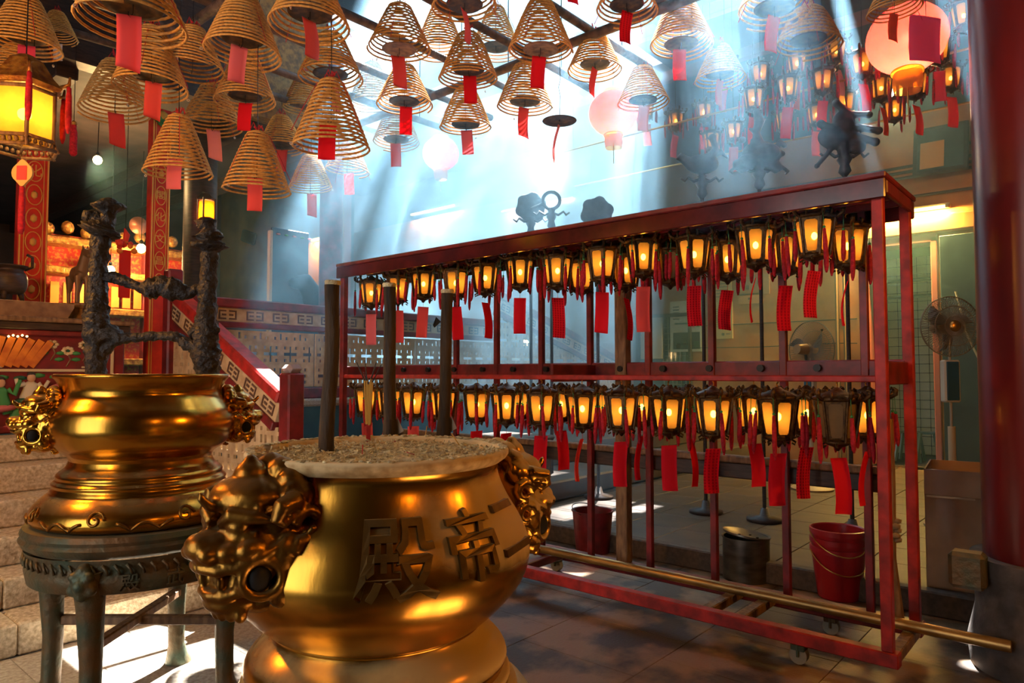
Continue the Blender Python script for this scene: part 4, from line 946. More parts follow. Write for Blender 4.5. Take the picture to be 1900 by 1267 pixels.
for k, (rx, fy) in enumerate(((0.03, -1), (-1, -0.03), (1, 0.03), (-0.03, 1))):
    d = RIGHT * rx + FWD * fy; d.normalize()
    MB().tube([d * 0.42 + Vector((0, 0, 0.70)), d * 0.405 + Vector((0, 0, 0.55)), d * 0.39 + Vector((0, 0, 0.3)), d * 0.395 + Vector((0, 0, 0.1)), d * 0.405 + Vector((0, 0, 0.04)), d * 0.42], [0.066, 0.053, 0.042, 0.040, 0.052, 0.066], 14).build('leg', IRON, s2, True, sharp=50)
    mk = MB(); e_ = RIGHT * -fy + FWD * rx
    for c, r in (((0.45, 0, 0.66), 0.055), ((0.485, 0, 0.655), 0.03), ((0.48, 0.03, 0.69), 0.02), ((0.48, -0.03, 0.69), 0.02), ((0.47, 0.035, 0.635), 0.025), ((0.47, -0.035, 0.635), 0.025), ((0.475, 0, 0.615), 0.026), ((0.46, 0, 0.71), 0.03)):
        p = d * c[0] + e_ * c[1] + Vector((0, 0, c[2])); mk.ball(p, r, 2)
    remesh('leg_mask', mk, 0.008, IRON, s2, 1)
for d, z in ((RIGHT, 0.36), (FWD, 0.372)):
    M = Matrix.Rotation(math.atan2(d.y, d.x), 4, 'Z'); MB().cbox(-0.4, 0.4, -0.022, 0.022, z - 0.02, z + 0.02, 0.006, M).build('stretcher', WOOD, s2)

# charred posts and cross sticks standing in the far urn
ch_ = thing('charred_joss_frame', 'blackened joss frame of two knobbly posts and two cross sticks in the far urn', 'burnt joss', (AX2.x, AX2.y, 1.455))
def gnarl(pts, rs, seed, n=18, amp=0.30, sub=8):
    P = [];  Rr = []
    for i in range(len(pts) - 1):
        for k in range(sub):
            t = k / sub; P.append(Vector(pts[i]).lerp(Vector(pts[i + 1]), t)); Rr.append(rs[i] + (rs[i + 1] - rs[i]) * t)
    P.append(Vector(pts[-1])); Rr.append(rs[-1])
    b = MB().tube(P, Rr, n)
    out = []
    for i, v in enumerate(b.v):
        c = P[min(i // n, len(P) - 1)]; d = Vector(v) - c
        k = 1 + amp * (nz((v[0] * 30, v[1] * 30, v[2] * 30 + seed)) + 0.8 * nz((v[0] * 75, v[1] * 75, v[2] * 75 + seed)))
        out.append(c + d * k)
    b.v = [tuple(v) for v in out]
    return b
SX = 0.00254
def U(px, y, f=0.0): return RIGHT * ((px - 269) * SX) + FWD * f + Vector((0, 0, 1.5 - (y - 692) * SX - 1.455))
gnarl([U(178, 712), U(178, 640), U(176, 600), U(177, 560), U(178, 500), U(180, 450), U(182, 432)], [0.046, 0.048, 0.06, 0.047, 0.040, 0.039, 0.042], 3, sub=9).build('post', CHAR, ch_, True)
gnarl([U(384, 712), U(382, 660), U(380, 615), U(381, 560), U(383, 500), U(384, 460)], [0.046, 0.062, 0.055, 0.040, 0.037, 0.040], 11, sub=9).build('post', CHAR, ch_, True)
gnarl([U(180, 438), U(183, 426), U(186, 418), U(190, 410), U(193, 395), U(193, 378), U(192, 366)], [0.045, 0.095, 0.06, 0.034, 0.034, 0.072, 0.025], 21, sub=6).build('burnt_cap', CHAR, ch_, True)
gnarl([U(150, 398, -.02), U(166, 402), U(186, 414)], [0.022, 0.04, 0.03], 5).build('burnt_cap', CHAR, ch_, True)
gnarl([U(384, 466), U(384, 456), U(384, 446), U(383, 436), U(380, 425), U(377, 410), U(377, 402)], [0.04, 0.082, 0.05, 0.07, 0.032, 0.048, 0.025], 31, sub=6).build('burnt_cap', CHAR, ch_, True)
gnarl([U(192, 512), U(225, 520), U(258, 534), U(275, 536), U(295, 530), U(322, 538), U(345, 545), U(362, 536), U(382, 534)], [0.026, 0.024, 0.022, 0.05, 0.046, 0.05, 0.03, 0.022, 0.03], 41, amp=0.35).build('cross_stick', CHAR, ch_, True)
gnarl([U(165, 605), U(195, 615), U(225, 628), U(250, 626), U(300, 623), U(330, 626), U(350, 640), U(372, 650)], [0.05, 0.045, 0.028, 0.021, 0.022, 0.024, 0.03, 0.04], 51, amp=0.38).build('cross_stick', CHAR, ch_, True)
gnarl([U(160, 650), U(185, 655), U(205, 640), U(232, 625)], [0.03, 0.035, 0.024, 0.018], 61, amp=0.38).build('cross_stick', CHAR, ch_, True)
gnarl([U(352, 622), U(372, 608), U(388, 600)], [0.024, 0.03, 0.05], 71, amp=0.38).build('cross_stick', CHAR, ch_, True)
# ------------------------------------------------------------------ altar hall at the left
CARVR = mat('altar_red', (0.20, 0.012, 0.018), (0.11, 0.01, 0.012), rough=0.6, scale=8)
CREAMT = mat('altar_cream', (0.62, 0.50, 0.30), rough=0.7)
ROBES = [mat('robe_green', (0.05, 0.24, 0.07), rough=0.6), mat('robe_white', (0.62, 0.56, 0.42), rough=0.7), mat('robe_pink', (0.60, 0.16, 0.17), rough=0.6), mat('robe_yellow', (0.62, 0.36, 0.06), rough=0.6), mat('robe_dark_green', (0.015, 0.09, 0.05), rough=0.5)]
SKIN = mat('carved_skin', (0.58, 0.34, 0.20), rough=0.6); HAIRM = mat('carved_hair', (0.03, 0.02, 0.02), rough=0.6)
al = thing('altar_table', 'carved red altar table, painted figures and blossoms in its front panels', 'altar', (0, 6.42, 1.04))
A0, A1 = -0.4, 2.38
MB().cbox(A0, A1, 0.03, 0.6, 0.0, 0.86, 0.01).build('body', CARVR, al)
MB().cbox(A0 - 0.03, A1 + 0.05, -0.06, 0.64, 0.86, 0.90, 0.01).build('top', WOOD, al)
for z0, z1, y, m_ in ((0.80, 0.86, -0.035, DARKW), (0.755, 0.80, -0.015, REDP), (0.0, 0.05, -0.02, REDP)): MB().cbox(A0, A1 + 0.02, y, 0.05, z0, z1, 0.008).build('moulding', m_, al)
for z in (0.47,): MB().cbox(A0, 2.12, 0.015, 0.035, z, z + 0.022, 0.004).build('frame_strip', CREAMT, al)
for x in (0.0, 1.42, 2.12, 2.27): MB().cbox(x, x + 0.022, 0.014, 0.036, 0.06 if x > 2 else 0.47, 0.75, 0.004).build('frame_strip', CREAMT, al)
for x in (1.42, 2.12):
    for s in (-1, 1): MB().cbox(x + 0.011 + s * 0.05 - 0.03, x + 0.011 + s * 0.05 + 0.03, 0.012, 0.034, 0.47 + 0.03, 0.515, 0.004).build('frame_corner', CREAMT, al)
def figure(x, z, k, sc_):
    hd = MB().ball((0, -0.012, 0.115), (0.020, 0.018, 0.024), 2)
    rb = MB().lathe([(0.05, 0.0), (0.048, 0.02), (0.034, 0.06), (0.036, 0.08), (0.014, 0.098)], 12, wob=lambda a, zz: 1 + 0.12 * math.sin(5 * a))
    rb.tube([(-0.03, -0.015, 0.085), (-0.06, -0.02, 0.075), (-0.07, -0.03, 0.11 if k % 2 else 0.05)], [0.014, 0.013, 0.009], 7)
    rb.tube([(0.03, -0.015, 0.085), (0.055, -0.025, 0.06), (0.075, -0.03, 0.1 if k % 3 else 0.13)], [0.014, 0.013, 0.009], 7)
    o = rb.build('carved_figure', ROBES[k % 5], al, True, (x, 0.03, z)); o.scale = (sc_, 0.7 * sc_, sc_)
    put('head', hd.mesh('head', True), SKIN, o)
    put('hair', MB().ball((0, -0.004, 0.132), (0.02, 0.02, 0.016), 2).mesh('hair', True), HAIRM, o)
    put('lotus_base', MB().lathe([(0.03, -0.025), (0.065, -0.012), (0.07, 0.0), (0.05, 0.01)], 14, wob=lambda a, zz: 1 + 0.1 * math.sin(7 * a)).mesh('lotus_base', True), ROBES[(k * 2 + 2) % 5], o)
for k, (x, z, s) in enumerate(((1.50, 0.20, 1.6), (1.70, 0.25, 1.5), (1.93, 0.22, 1.6), (1.36, 0.05, 1.5), (1.82, 0.08, 1.6), (1.62, 0.045, 1.5), (1.28, 0.22, 1.5), (2.04, 0.05, 1.3), (1.10, 0.1, 1.6), (0.9, 0.2, 1.5), (0.7, 0.08, 1.5), (2.19, 0.28, 1.0), (0.5, 0.2, 1.5), (0.3, 0.1, 1.5), (0.1, 0.2, 1.5))): figure(x, z, k, s)
for k, (x, z, n) in enumerate(((1.84, 0.69, 6), (1.95, 0.64, 8), (2.07, 0.69, 7), (1.28, 0.66, 6), (1.18, 0.70, 5), (0.9, 0.62, 7), (0.4, 0.66, 7))):
    b = MB()
    for j in range(n): b.ball((0.032 * math.cos(2 * PI * j / n), 0, 0.024 * math.sin(2 * PI * j / n)), (0.02, 0.010, 0.016), 1)
    o = b.build('blossom', CREAMT, al, True, (x, 0.03, z))
    put('flower_eye', MB().ball((0, -0.006, 0), (0.014, 0.01, 0.012), 1).mesh('flower_eye', True), ROBES[4], o)
    MB().tube([(x, 0.03, z - 0.02), (x + 0.02, 0.028, z - 0.07), (x - 0.01, 0.03, z - 0.13)], [0.006, 0.007, 0.006], 6).build('stem', WOOD, al, True)
    for s in (-1, 1): MB().ball((x + s * 0.06, 0.028, z - 0.07), (0.04, 0.008, 0.018), 1, ).build('leaf', ROBES[0], al, True)
for k in range(14): MB().ball((0.55 + k * 0.12, 0.032, 0.43 + 0.012 * math.sin(k * 2)), (0.055, 0.012, 0.022), 1).build('foliage_tuft', ROBES[0 if k % 3 else 4], al, True)
for k in range(6): 
    M = Matrix.Translation((1.44 + 0.050 * k, 0.012, 0.51)) @ Matrix.Rotation(0.25 + 0.07 * k, 4, 'Y'); MB().cbox(-0.026, 0.026, -0.004, 0.004, 0.0, 0.24, 0.004, M).build('fan_slat', mat('orange_slat', (0.75, 0.25, 0.03), (0.5, 0.12, 0.02), rough=0.5, scale=10), al)
for k in range(5):
    v = on_q(16 + 8.5 * k, 624 - 2 * (k % 2), 6.38); MB().ball(v - Vector((0, 6.42, 1.04)), 0.009, 1).build('votive_light', emit('votive', (1, .6, .15), 9), al)

# objects standing on and behind the altar
AT = 1.94
v = on_q(8, 560, 6.6); 
t = thing('trough', 'long brownish stone trough at the left end of the altar top', 'trough', (v.x, 6.68, AT))
MB().prism([(-.55, 0), (.42, 0), (.47, .10), (.47, .13), (-.6, .13), (-.6, .10)], -.14, .14, Matrix.Rotation(PI / 2, 4, 'X')).build('body', mat('trough_stone', (0.34, 0.20, 0.10), (0.2, 0.11, 0.06), rough=0.7, scale=12), t)
MB().cbox(-.56, .43, -.11, .11, .12, .135, .004).build('sand', ASH, t)
t = thing('bronze_censer', 'dark tripod bronze censer on the trough at the left edge', 'censer', (on_q(18, 500, 6.65).x, 6.68, AT + 0.14))
MB().lathe(smoothprof([(0.02, 0.05), (0.10, 0.06), (0.13, 0.12), (0.125, 0.2), (0.10, 0.24), (0.13, 0.27), (0.125, 0.275), (0.09, 0.24)]), 28).build('bowl', DARKW, t, True)
for k in range(3): MB().tube([(0.08 * math.cos(k * 2.1), 0.08 * math.sin(k * 2.1), 0.08), (0.10 * math.cos(k * 2.1), 0.10 * math.sin(k * 2.1), 0)], [0.025, 0.015], 8).build('foot', DARKW, t, True)
for s in (-1, 1): MB().tube([(s * 0.11, 0, 0.25), (s * 0.16, 0, 0.28), (s * 0.16, 0, 0.36), (s * 0.12, 0, 0.38)], 0.012, 6).build('handle', DARKW, t, True)
t = thing('horse_statue', 'small brown horse statue standing on a plinth between the red couplet boards', 'statue', (on_q(146, 560, 6.7).x, 6.72, AT))
MB().lathe([(0.13, 0), (0.15, 0.02), (0.12, 0.05), (0.12, 0.10), (0.15, 0.13), (0.15, 0.15)], 4).build('plinth', WOOD, t)
hb = MB(); HZ = 0.15
hb.ball((0, 0, HZ + 0.26), (0.06, 0.13, 0.07), 3); hb.tube([(0, -0.09, HZ + 0.28), (0, -0.14, HZ + 0.38), (0, -0.16, HZ + 0.43)], [0.055, 0.04, 0.034], 10)
hb.tube([(0, -0.15, HZ + 0.43), (0, -0.20, HZ + 0.42), (0, -0.245, HZ + 0.38)], [0.036, 0.03, 0.02], 10)
for s in (-1, 1):
    hb.tube([(s * 0.015, -0.15, HZ + 0.45), (s * 0.02, -0.145, HZ + 0.49)], [0.012, 0.005], 6)
    hb.tube([(s * 0.035, -0.09, HZ + 0.24), (s * 0.035, -0.095, HZ + 0.12), (s * 0.035, -0.09, HZ + 0.0)], [0.03, 0.018, 0.016], 8)
    hb.tube([(s * 0.035, 0.09, HZ + 0.24), (s * 0.035, 0.11, HZ + 0.14), (s * 0.035, 0.12, HZ + 0.1), (s * 0.035, 0.11, HZ + 0.0)], [0.04, 0.024, 0.018, 0.016], 8)
hb.tube([(0, 0.12, HZ + 0.29), (0, 0.16, HZ + 0.25), (0, 0.165, HZ + 0.14)], [0.018, 0.02, 0.012], 8)
remesh('horse', hb, 0.008, mat('horse_bronze', (0.20, 0.11, 0.05), rough=0.45, metal=0.4), t, 2)
v = on_q(232, 480, 6.85)
t = thing('ribbon_spray', 'bright red ribbon hanging under a spray of red and orange flowers in the altar', 'ribbon', v)
MB().cbox(-0.05, 0.05, -0.006, 0.006, -0.36, 0.08, 0.004).build('ribbon', mat('ribbon_red', (0.65, 0.015, 0.012), rough=0.6), t)
for k in range(11): MB().ball((rng.uniform(-.07, .07), rng.uniform(-.03, .02), rng.uniform(.06, .19)), rng.uniform(.022, .034), 1).build('flower', mat('flower_red', (0.7, 0.05, 0.02), rough=0.6) if k % 3 else mat('flower_orange', (0.75, 0.22, 0.03), rough=0.6), t, True)
MB().tube([(0, 0, .16), (0.01, 0, .22), (-.01, 0, .28)], [.022, .03, .004], 8).build('bud', MATS['flower_red'], t, True)
MB().tube([(0, 0, .27), (0, 0, 4.2 - v.z)], .003, 5).build('cord', WIRE, t)
# inner shrine with lamps
sh = thing('inner_shrine', 'glowing red and gold shrine deep in the altar hall', 'shrine', (on_q(236, 460, 9.1).x, 9.1, 1.04))
GILT = mat('gilt_carving', (0.55, 0.28, 0.05), (0.22, 0.07, 0.02), rough=0.4, metal=0.5, scale=22, bump=0.6, bscale=30)
MB().box(-0.9, 0.9, 0.35, 0.45, 0, 2.1).build('back_panel', mat('shrine_red', (0.5, 0.03, 0.015), (0.55, 0.18, 0.02), rough=0.5, scale=26, lo=.5, hi=.6), sh)
for x in (-0.85, -0.3, 0.3, 0.85): MB().cbox(x - .04, x + .04, 0.15, 0.25, 0, 2.0, .01).build('post', REDP, sh)
for z in (0.55, 1.15, 1.6, 1.95): MB().cbox(-0.95, 0.95, 0.05, 0.4, z, z + .09, .015).build('carved_shelf', GILT, sh)
for k in range(9): MB().ball((-0.8 + 0.2 * k, 0.15, 2.12 + .04 * (k % 2)), (.07, .05, .08), 2).build('crest_boss', GILT, sh, True)
MB().lathe([(0.001, -0.02), (0.10, -0.025), (0.11, -0.01), (0.11, 0.0), (0.0, 0.02)], 28).build('round_gong', mat('copper_gong', (0.35, 0.12, 0.06), rough=0.4, metal=0.6), sh, True, (on_q(258, 395, 9.1).x - on_q(236, 460, 9.1).x, 0.0, 2.28)).rotation_euler = (PI / 2, 0, 0)
for k in range(12): MB().cbox(-0.75 + .13 * k, -0.66 + .13 * k, 0.18, 0.2, 1.26, 1.52, .003).build('prayer_slip', mat('slip_orange', (0.75, 0.25, 0.03), rough=0.6), sh)
def bulb(px, py, Q=None, P=None, r=0.035, e=14, col_=(1, .62, .22), pw=12, lab='', top=None):
    v = on_q(px, py, Q) if Q else on_p(px, py, P)
    t = thing('light_bulb', lab, 'light bulb', v)
    MB().ball((0, 0, 0), (r, r, r * 1.1), 2).build('glass', emit(f'bulb_{px}', col_, e), t, True)
    MB().lathe([(r * .4, r * .9), (r * .42, r * 1.6), (r * .2, r * 1.9)], 12).build('socket', WIRE, t)
    MB().tube([(0, 0, r * 1.8), (0.005, 0, (top or v.z + 1) - v.z)], 0.004, 5).build('flex', WIRE, t)
    l = bpy.data.lights.new('bulb_lamp', 'POINT'); l.energy = pw; l.color = (1, .62, .25); l.shadow_soft_size = r * 1.3
    o = bpy.data.objects.new('lamp', l); COL.objects.link(o); o.parent = t; o.location = (0, 0, -r * 2.2)
bulb(181, 297, Q=8.2, r=0.045, e=30, pw=60, lab='bare glowing bulb hanging in the dark hall between the couplet boards', top=4.2)
bulb(262, 461, Q=8.9, r=0.055, pw=30, lab='bright bulb beside the red ribbon in the shrine', top=4.2)
bulb(205, 501, Q=8.9, r=0.05, pw=24, lab='lower bulb left of the red ribbon, behind the charred post', top=4.2)
bulb(1028, 306, P=7.8, r=0.075, e=90, pw=60, col_=(1, .85, .6), lab='bright bulb hanging in the blue smoke at mid court', top=6.3)
bulb(1664, 178, P=8.9, r=0.11, e=18, pw=40, col_=(1, .75, .4), lab='globe bulb shining behind the high lanterns near the column', top=6.3)

bulb(975, 636, P=8.8, r=0.05, e=20, pw=25, lab='small lamp glowing behind the dark fretwork stair rail', top=6.29)
# couplet boards
CPL = mat('couplet_red', (0.70, 0.035, 0.015), (0.5, 0.022, 0.012), rough=0.5, scale=10)
GLT = mat('gilt_letter', (0.75, 0.42, 0.09), rough=0.45, metal=0.3)
def couplet(x0, x1, q, z0, z1, chars, side, label, top=0.33):
    t = thing('couplet_board', label, 'couplet board', ((x0 + x1) / 2, q, z0)); w_ = x1 - x0; h = z1 - z0
    MB().cbox(-w_ / 2, w_ / 2, 0, 0.10, 0, h, 0.006).build('board', CPL, t)
    for s in (-1, 1): MB().cbox(s * (w_ / 2 - 0.012) - 0.006, s * (w_ / 2 - 0.012) + 0.006, -0.008, 0, 0.12, h - 0.05, 0.002).build('gilt_edge', GLT, t)
    for s in (-.62, .62): MB().cbox(s * w_ / 2 - 0.003, s * w_ / 2 + 0.003, -0.006, 0, 0.3, h - 0.1, 0.001).build('gilt_line', GLT, t)
    n = len(chars); 
    for k, c in enumerate(chars):
        z = h - top - k * 0.205
        if c == ' ': continue
        MB().tube([(w_ * .26 * math.cos(a), -0.006, z + 0.088 * math.sin(a)) for a in [PI / 10 * i for i in range(20)]], 0.0045, 5, closed=True).build('gilt_ring', GLT, t)
        if c == '*':
            MB().ball((0, -0.003, z), (.03, .008, .04), 1).build('gilt_boss', GLT, t, True); continue
        vs, fs = glyphs(c, min(0.13, w_ * .5), 0.006); MB().add([(v.x, -0.003 - v.z, z + v.y) for v in vs], fs).build('gilt_character', GLT, t)
    for k, c in enumerate(side):
        vs, fs = glyphs(c, 0.055, 0.005); z = h - 0.5 - k * 0.125
        MB().add([(w_ / 2 + 0.003 + v.z, 0.05 + v.x, z + v.y) for v in vs], fs).build('side_character', GLT, t)
    MB().cbox(-w_ / 2 + .01, w_ / 2 - .01, -0.012, 0, 0.05, 0.27, 0.004).build('green_panel', mat('panel_green', (0.02, 0.22, 0.05), rough=0.5), t)
    for k in range(6): MB().tube([(0, -0.014, 0.08), ((k - 2.5) * 0.022, -0.016, 0.15), ((k - 2.5) * 0.010, -0.016, 0.24)], [0.007, 0.009, 0.003], 6).build('lotus_petal', mat('lotus_purple', (0.45, 0.06, 0.20), rough=0.5), t, True)
    return t
xr0, xr1 = on_q(277, 500, 6.72).x, on_q(313, 500, 6.72).x
cr = couplet(xr0, xr1, 6.72, 1.04, 3.98, ['*', '閣', '化', '文', '昌', '帝'], '  吉月吉日', 'bright red couplet board with gilt characters and green lotus panel, right of the horse statue', 0.62)
for k, (c, m_) in enumerate((((0, 0), 'robe_green'), ((.05, .03), 'robe_yellow'), ((-.05, .04), 'robe_green'), ((0, .08), 'robe_yellow'))): MB().ball((c[0], -0.01, 2.80 + c[1]), (.05, .02, .045), 1).build('painted_leaf', MATS[m_], cr, True)
xl0, xl1 = on_q(34, 400, 7.05).x, on_q(90, 400, 7.05).x
couplet(xl0, xl1, 7.05, 1.04, 4.0, ['*', '化', '*', '*', '*', '*', '*'], '   月吉日', 'dull red couplet board behind the hexagonal palace lantern, left of the horse statue', 0.55)

# big hexagonal palace lantern, hanging tassels, small wall lantern
YP = shade('yellow_pane', (1.0, 0.60, 0.06), 0.55, 0.35)
v = on_q(44, 262, 5.1)
pl = thing('palace_lantern', 'big hexagonal palace lantern with glowing yellow panes, hanging at the left edge', 'lantern', v, 0.35)
hx = lambda k, r, z: Vector((r * math.cos(PI / 3 * k), r * math.sin(PI / 3 * k), z))
fr_ = MB()
for k in range(6):
    for z, r in ((0, .17), (.30, .17)): fr_.tube([hx(k, r, z), hx(k + 1, r, z)], 0.012, 6)
    fr_.tube([hx(k, .17, -0.03), hx(k, .17, .33)], 0.012, 6)
    fr_.tube([hx(k, .19, -.06), hx(k + 1, .19, -.06)], 0.011, 6); fr_.tube([hx(k, .165, -.0), hx(k, .2, -.07)], 0.009, 6)
    for j in range(5): fr_.ball(hx(k, .178, -.03).lerp(hx(k + 1, .178, -.03), (j + .5) / 5), (.014, .014, .018), 1)
    MB().add([hx(k, .166, 0), hx(k + 1, .166, 0), hx(k + 1, .166, .30), hx(k, .166, .30)], [(0, 1, 2, 3)]).build('pane', YP, pl)
fr_.build('frame', WOOD, pl, True)
MB().lathe([(.19, .32), (.215, .34), (.16, .40), (.10, .50), (.04, .54)], 6).build('roof', GILT, pl)
for k in range(6): 
    MB().tube([hx(k, .20, .35), hx(k, .25, .37), hx(k, .255, .42)], [.014, .012, .006], 6).build('eave_scroll', GILT, pl, True)
    o = put('tassel', LG['tassel'][1], None, pl, hx(k, .25, .36)); o.scale = (1.5, 1.5, 1.3)
put('glow_bulb', MB().ball((0, 0, .17), .04, 2).mesh('glow_bulb', True), emit('yellow_bulb', (1, .8, .35), 25), pl)
l = bpy.data.lights.new('palace_lamp', 'POINT'); l.energy = 5; l.color = (1, .62, .2); l.shadow_soft_size = .05; o = bpy.data.objects.new('lamp', l); COL.objects.link(o); o.parent = pl; o.location = (0, 0, .16)
MB().tube([(0, 0, .54), (0, 0, ZP - v.z)], .004, 5).build('cord', WIRE, pl)
gd = MB().prism([(.055 * (1 + .18 * math.cos(2 * a)) * math.cos(a), .078 * (1 + .1 * math.cos(4 * a)) * math.sin(a)) for a in [PI / 12 * i for i in range(24)]], -.008, .008, Matrix.Translation((0, 0, -.2)) @ Matrix.Rotation(VIEW - .35, 4, 'Z') @ Matrix.Rotation(PI / 2, 4, 'X')).build('gourd_plaque', mat('plaque_gold', (.7, .4, .1), rough=.5), pl)
put('plaque_paper', MB().cbox(-.032, .032, -.0125, .0125, -.045, .045, .003, Matrix.Translation((0, 0, -.2)) @ Matrix.Rotation(VIEW - .35, 4, 'Z')).mesh('plaque_paper'), TAGS['coral'], gd)
MB().lathe([(.004, -.28), (.016, -.29), (.016, -.33), (.018, -.36), (.02, -.55), (.01, -.58)], 10).build('bottom_tassel', TASS, pl, True)
for k, (px, py, Q) in enumerate(((137, 235, 6.35), (60, 205, 5.75))):
    v = on_q(px, py, Q); t = thing('hanging_tassel', ('dark red tassel with gilt collar hanging alone in front of the dark hall', 'dark red tassel beside the hexagonal palace lantern')[k], 'tassel', v)
    MB().lathe([(.004, .03), (.02, .02), (.022, -.02), (.028, -.05), (.03, -.22), (.015, -.24)], 10).build('threads', TASS, t, True); MB().lathe([(.006, .05), (.025, .035), (.025, .015), (.006, .0)], 10).build('collar', GILT, t, True)
    MB().tube([(0, 0, .05), (0, 0, ZP - v.z)], .003, 5).build('cord', WIRE, t)
v = on_q(383, 395, 7.25)
t = thing('wall_lantern', 'small square lantern glowing amber on the dark hall column', 'lantern', v)
for a, (x0, x1, y0, y1) in enumerate(((-.06, .06, -.06, -.056), (-.06, .06, .056, .06), (-.06, -.056, -.06, .06), (.056, .06, -.06, .06))): MB().box(x0, x1, y0, y1, -.12, .12).build('pane', PANE, t)
for sx in (-1, 1):
    for sy in (-1, 1): MB().cbox(sx * .062 - .008, sx * .062 + .008, sy * .062 - .008, sy * .062 + .008, -.14, .15, .003).build('corner_post', DARKW, t)
MB().lathe([(.10, .13), (.11, .145), (.05, .2), (.01, .22)], 4).build('cap', DARKW, t); MB().cbox(-.075, .075, -.075, .075, -.15, -.13, .004).build('base', DARKW, t)
l = bpy.data.lights.new('wall_lamp', 'POINT'); l.energy = 12; l.color = (1, .6, .2); l.shadow_soft_size = .03; o = bpy.data.objects.new('lamp', l); COL.objects.link(o); o.parent = t
MB().tube([(0, .0, .2), (0, .12, .25)], .01, 6).build('arm', IRON, t)

# panel screen and dark things behind the balustrade
sx0, sx1 = on_q(500, 480, 7.0).x, on_q(573, 480, 7.0).x
t = thing('standing_screen', 'tall blue-grey standing screen with a cream edge behind the fretwork balustrade', 'screen', (sx0, 7.0, 1.04))
MB().cbox(0.03, sx1 - sx0, 0, .04, 0.1, 2.07, .008).build('panel', mat('screen_blue', (.03, .10, .14), (.04, .06, .09), rough=.5, scale=4), t)
MB().cbox(0, .035, -.01, .05, 0.75, 2.03, .006).build('cream_edge', CREAMT, t)
for k in range(5): MB().ball((.1 + .1 * k, -.006, 2.0), (.03, .008, .012), 1).build('inlay', (TAGS['pale'], ROBES[0])[k % 2], t, True)
for k in range(2): MB().ball((.25 + .14 * k, -.006, 1.18), (.035, .008, .016), 1).build('inlay', (ROBES[0], TAGS['pale'])[k % 2], t, True)
for s in (.05, sx1 - sx0 - .05): MB().cbox(s - .03, s + .03, -.15, .19, 0, .1, .01).build('foot', DARKW, t)
v = on_q(608, 500, 6.95)
t = thing('stone_beast', 'dark blue curved beast finial between the screen and the slim column', 'statue', (v.x - .30, 6.98, 1.04))
b = MB(); b.tube([(.05, 0, .9), (.1, 0, 1.05), (.14, 0, 1.2), (.10, 0, 1.38), (0, 0, 1.5), (-.1, 0, 1.5)], [.16, .13, .11, .12, .11, .06], 12); b.ball((-.1, 0, 1.47), (.1, .07, .07), 2); b.tube([(.05, 0, .95), (.18, 0, .92), (.2, 0, 1.05)], [.1, .07, .03], 8); b.ball((.03, 0, .9), (.2, .13, .14), 2)
remesh('body', b, .02, BLUEW, t, 3)
MB().cbox(-.14, .22, -.14, .14, 0, .82, .01).build('plinth', DARKW, t)
v = on_p(462, 440, 7.45)
o = MB().cbox(-.06, .02, -.3, .25, -.13, .13, .03).build('wall_plaque', DARKW, None, False, v); tag(o, 'dark tilted plaque on the ochre wall of the hall, left of the standing screen', 'plaque'); o.rotation_euler = (.3, 0, 0)

# ------------------------------------------------------------------ fluorescent tubes (they give off light)
def tube_light(pa, pb, P, e, lab, pw):
    a, b_ = on_p(*pa, P), on_p(*pb, P)
    zc = (a.z + b_.z) / 2; L_ = abs(b_.y - a.y); c = (a.y + b_.y) / 2
    t = thing('fluorescent_tube', lab, 'lamp', (P, c, zc))
    MB().cbox(.03, .118, -L_ / 2 - .03, L_ / 2 + .03, -.02, .05, .006).build('fitting', mat('fitting_cream', (.5, .38, .2), rough=.5), t)
    MB().tube([(0, -L_ / 2, 0), (0, L_ / 2, 0)], .018, 10).build('glass_tube', emit('tube_glow', (1, .70, .16), 7), t)
    for s in (-1, 1): MB().cbox(-.022, .04, s * L_ / 2 - .02, s * L_ / 2 + .02, -.025, .025, .005).build('end_cap', MATS['fitting_cream'], t)
    l = bpy.data.lights.new('tube_lamp', 'AREA'); l.shape = 'RECTANGLE'; l.size = .05; l.size_y = L_; l.energy = pw; l.color = (1, .64, .16)
    o = bpy.data.objects.new('lamp', l); COL.objects.link(o); o.parent = t; o.location = (-.03, 0, -.03); o.rotation_euler = (0, -R(20), 0)
tube_light((1592, 404), (1757, 381), 11.08, 7, 'long yellow fluorescent tube on the wall above the tiled-room doorway', 320)
tube_light((762, 398), (846, 380), 11.08, 7, 'yellow fluorescent tube on the far wall seen through the smoke', 60)
tube_light((577, 447), (603, 439), 7.5, 7, 'short yellow fluorescent tube beside the standing screen', 40)
tube_light((930, 395), (1066, 362), 11.08, 7, 'yellow fluorescent tube behind the ritual emblems', 30)

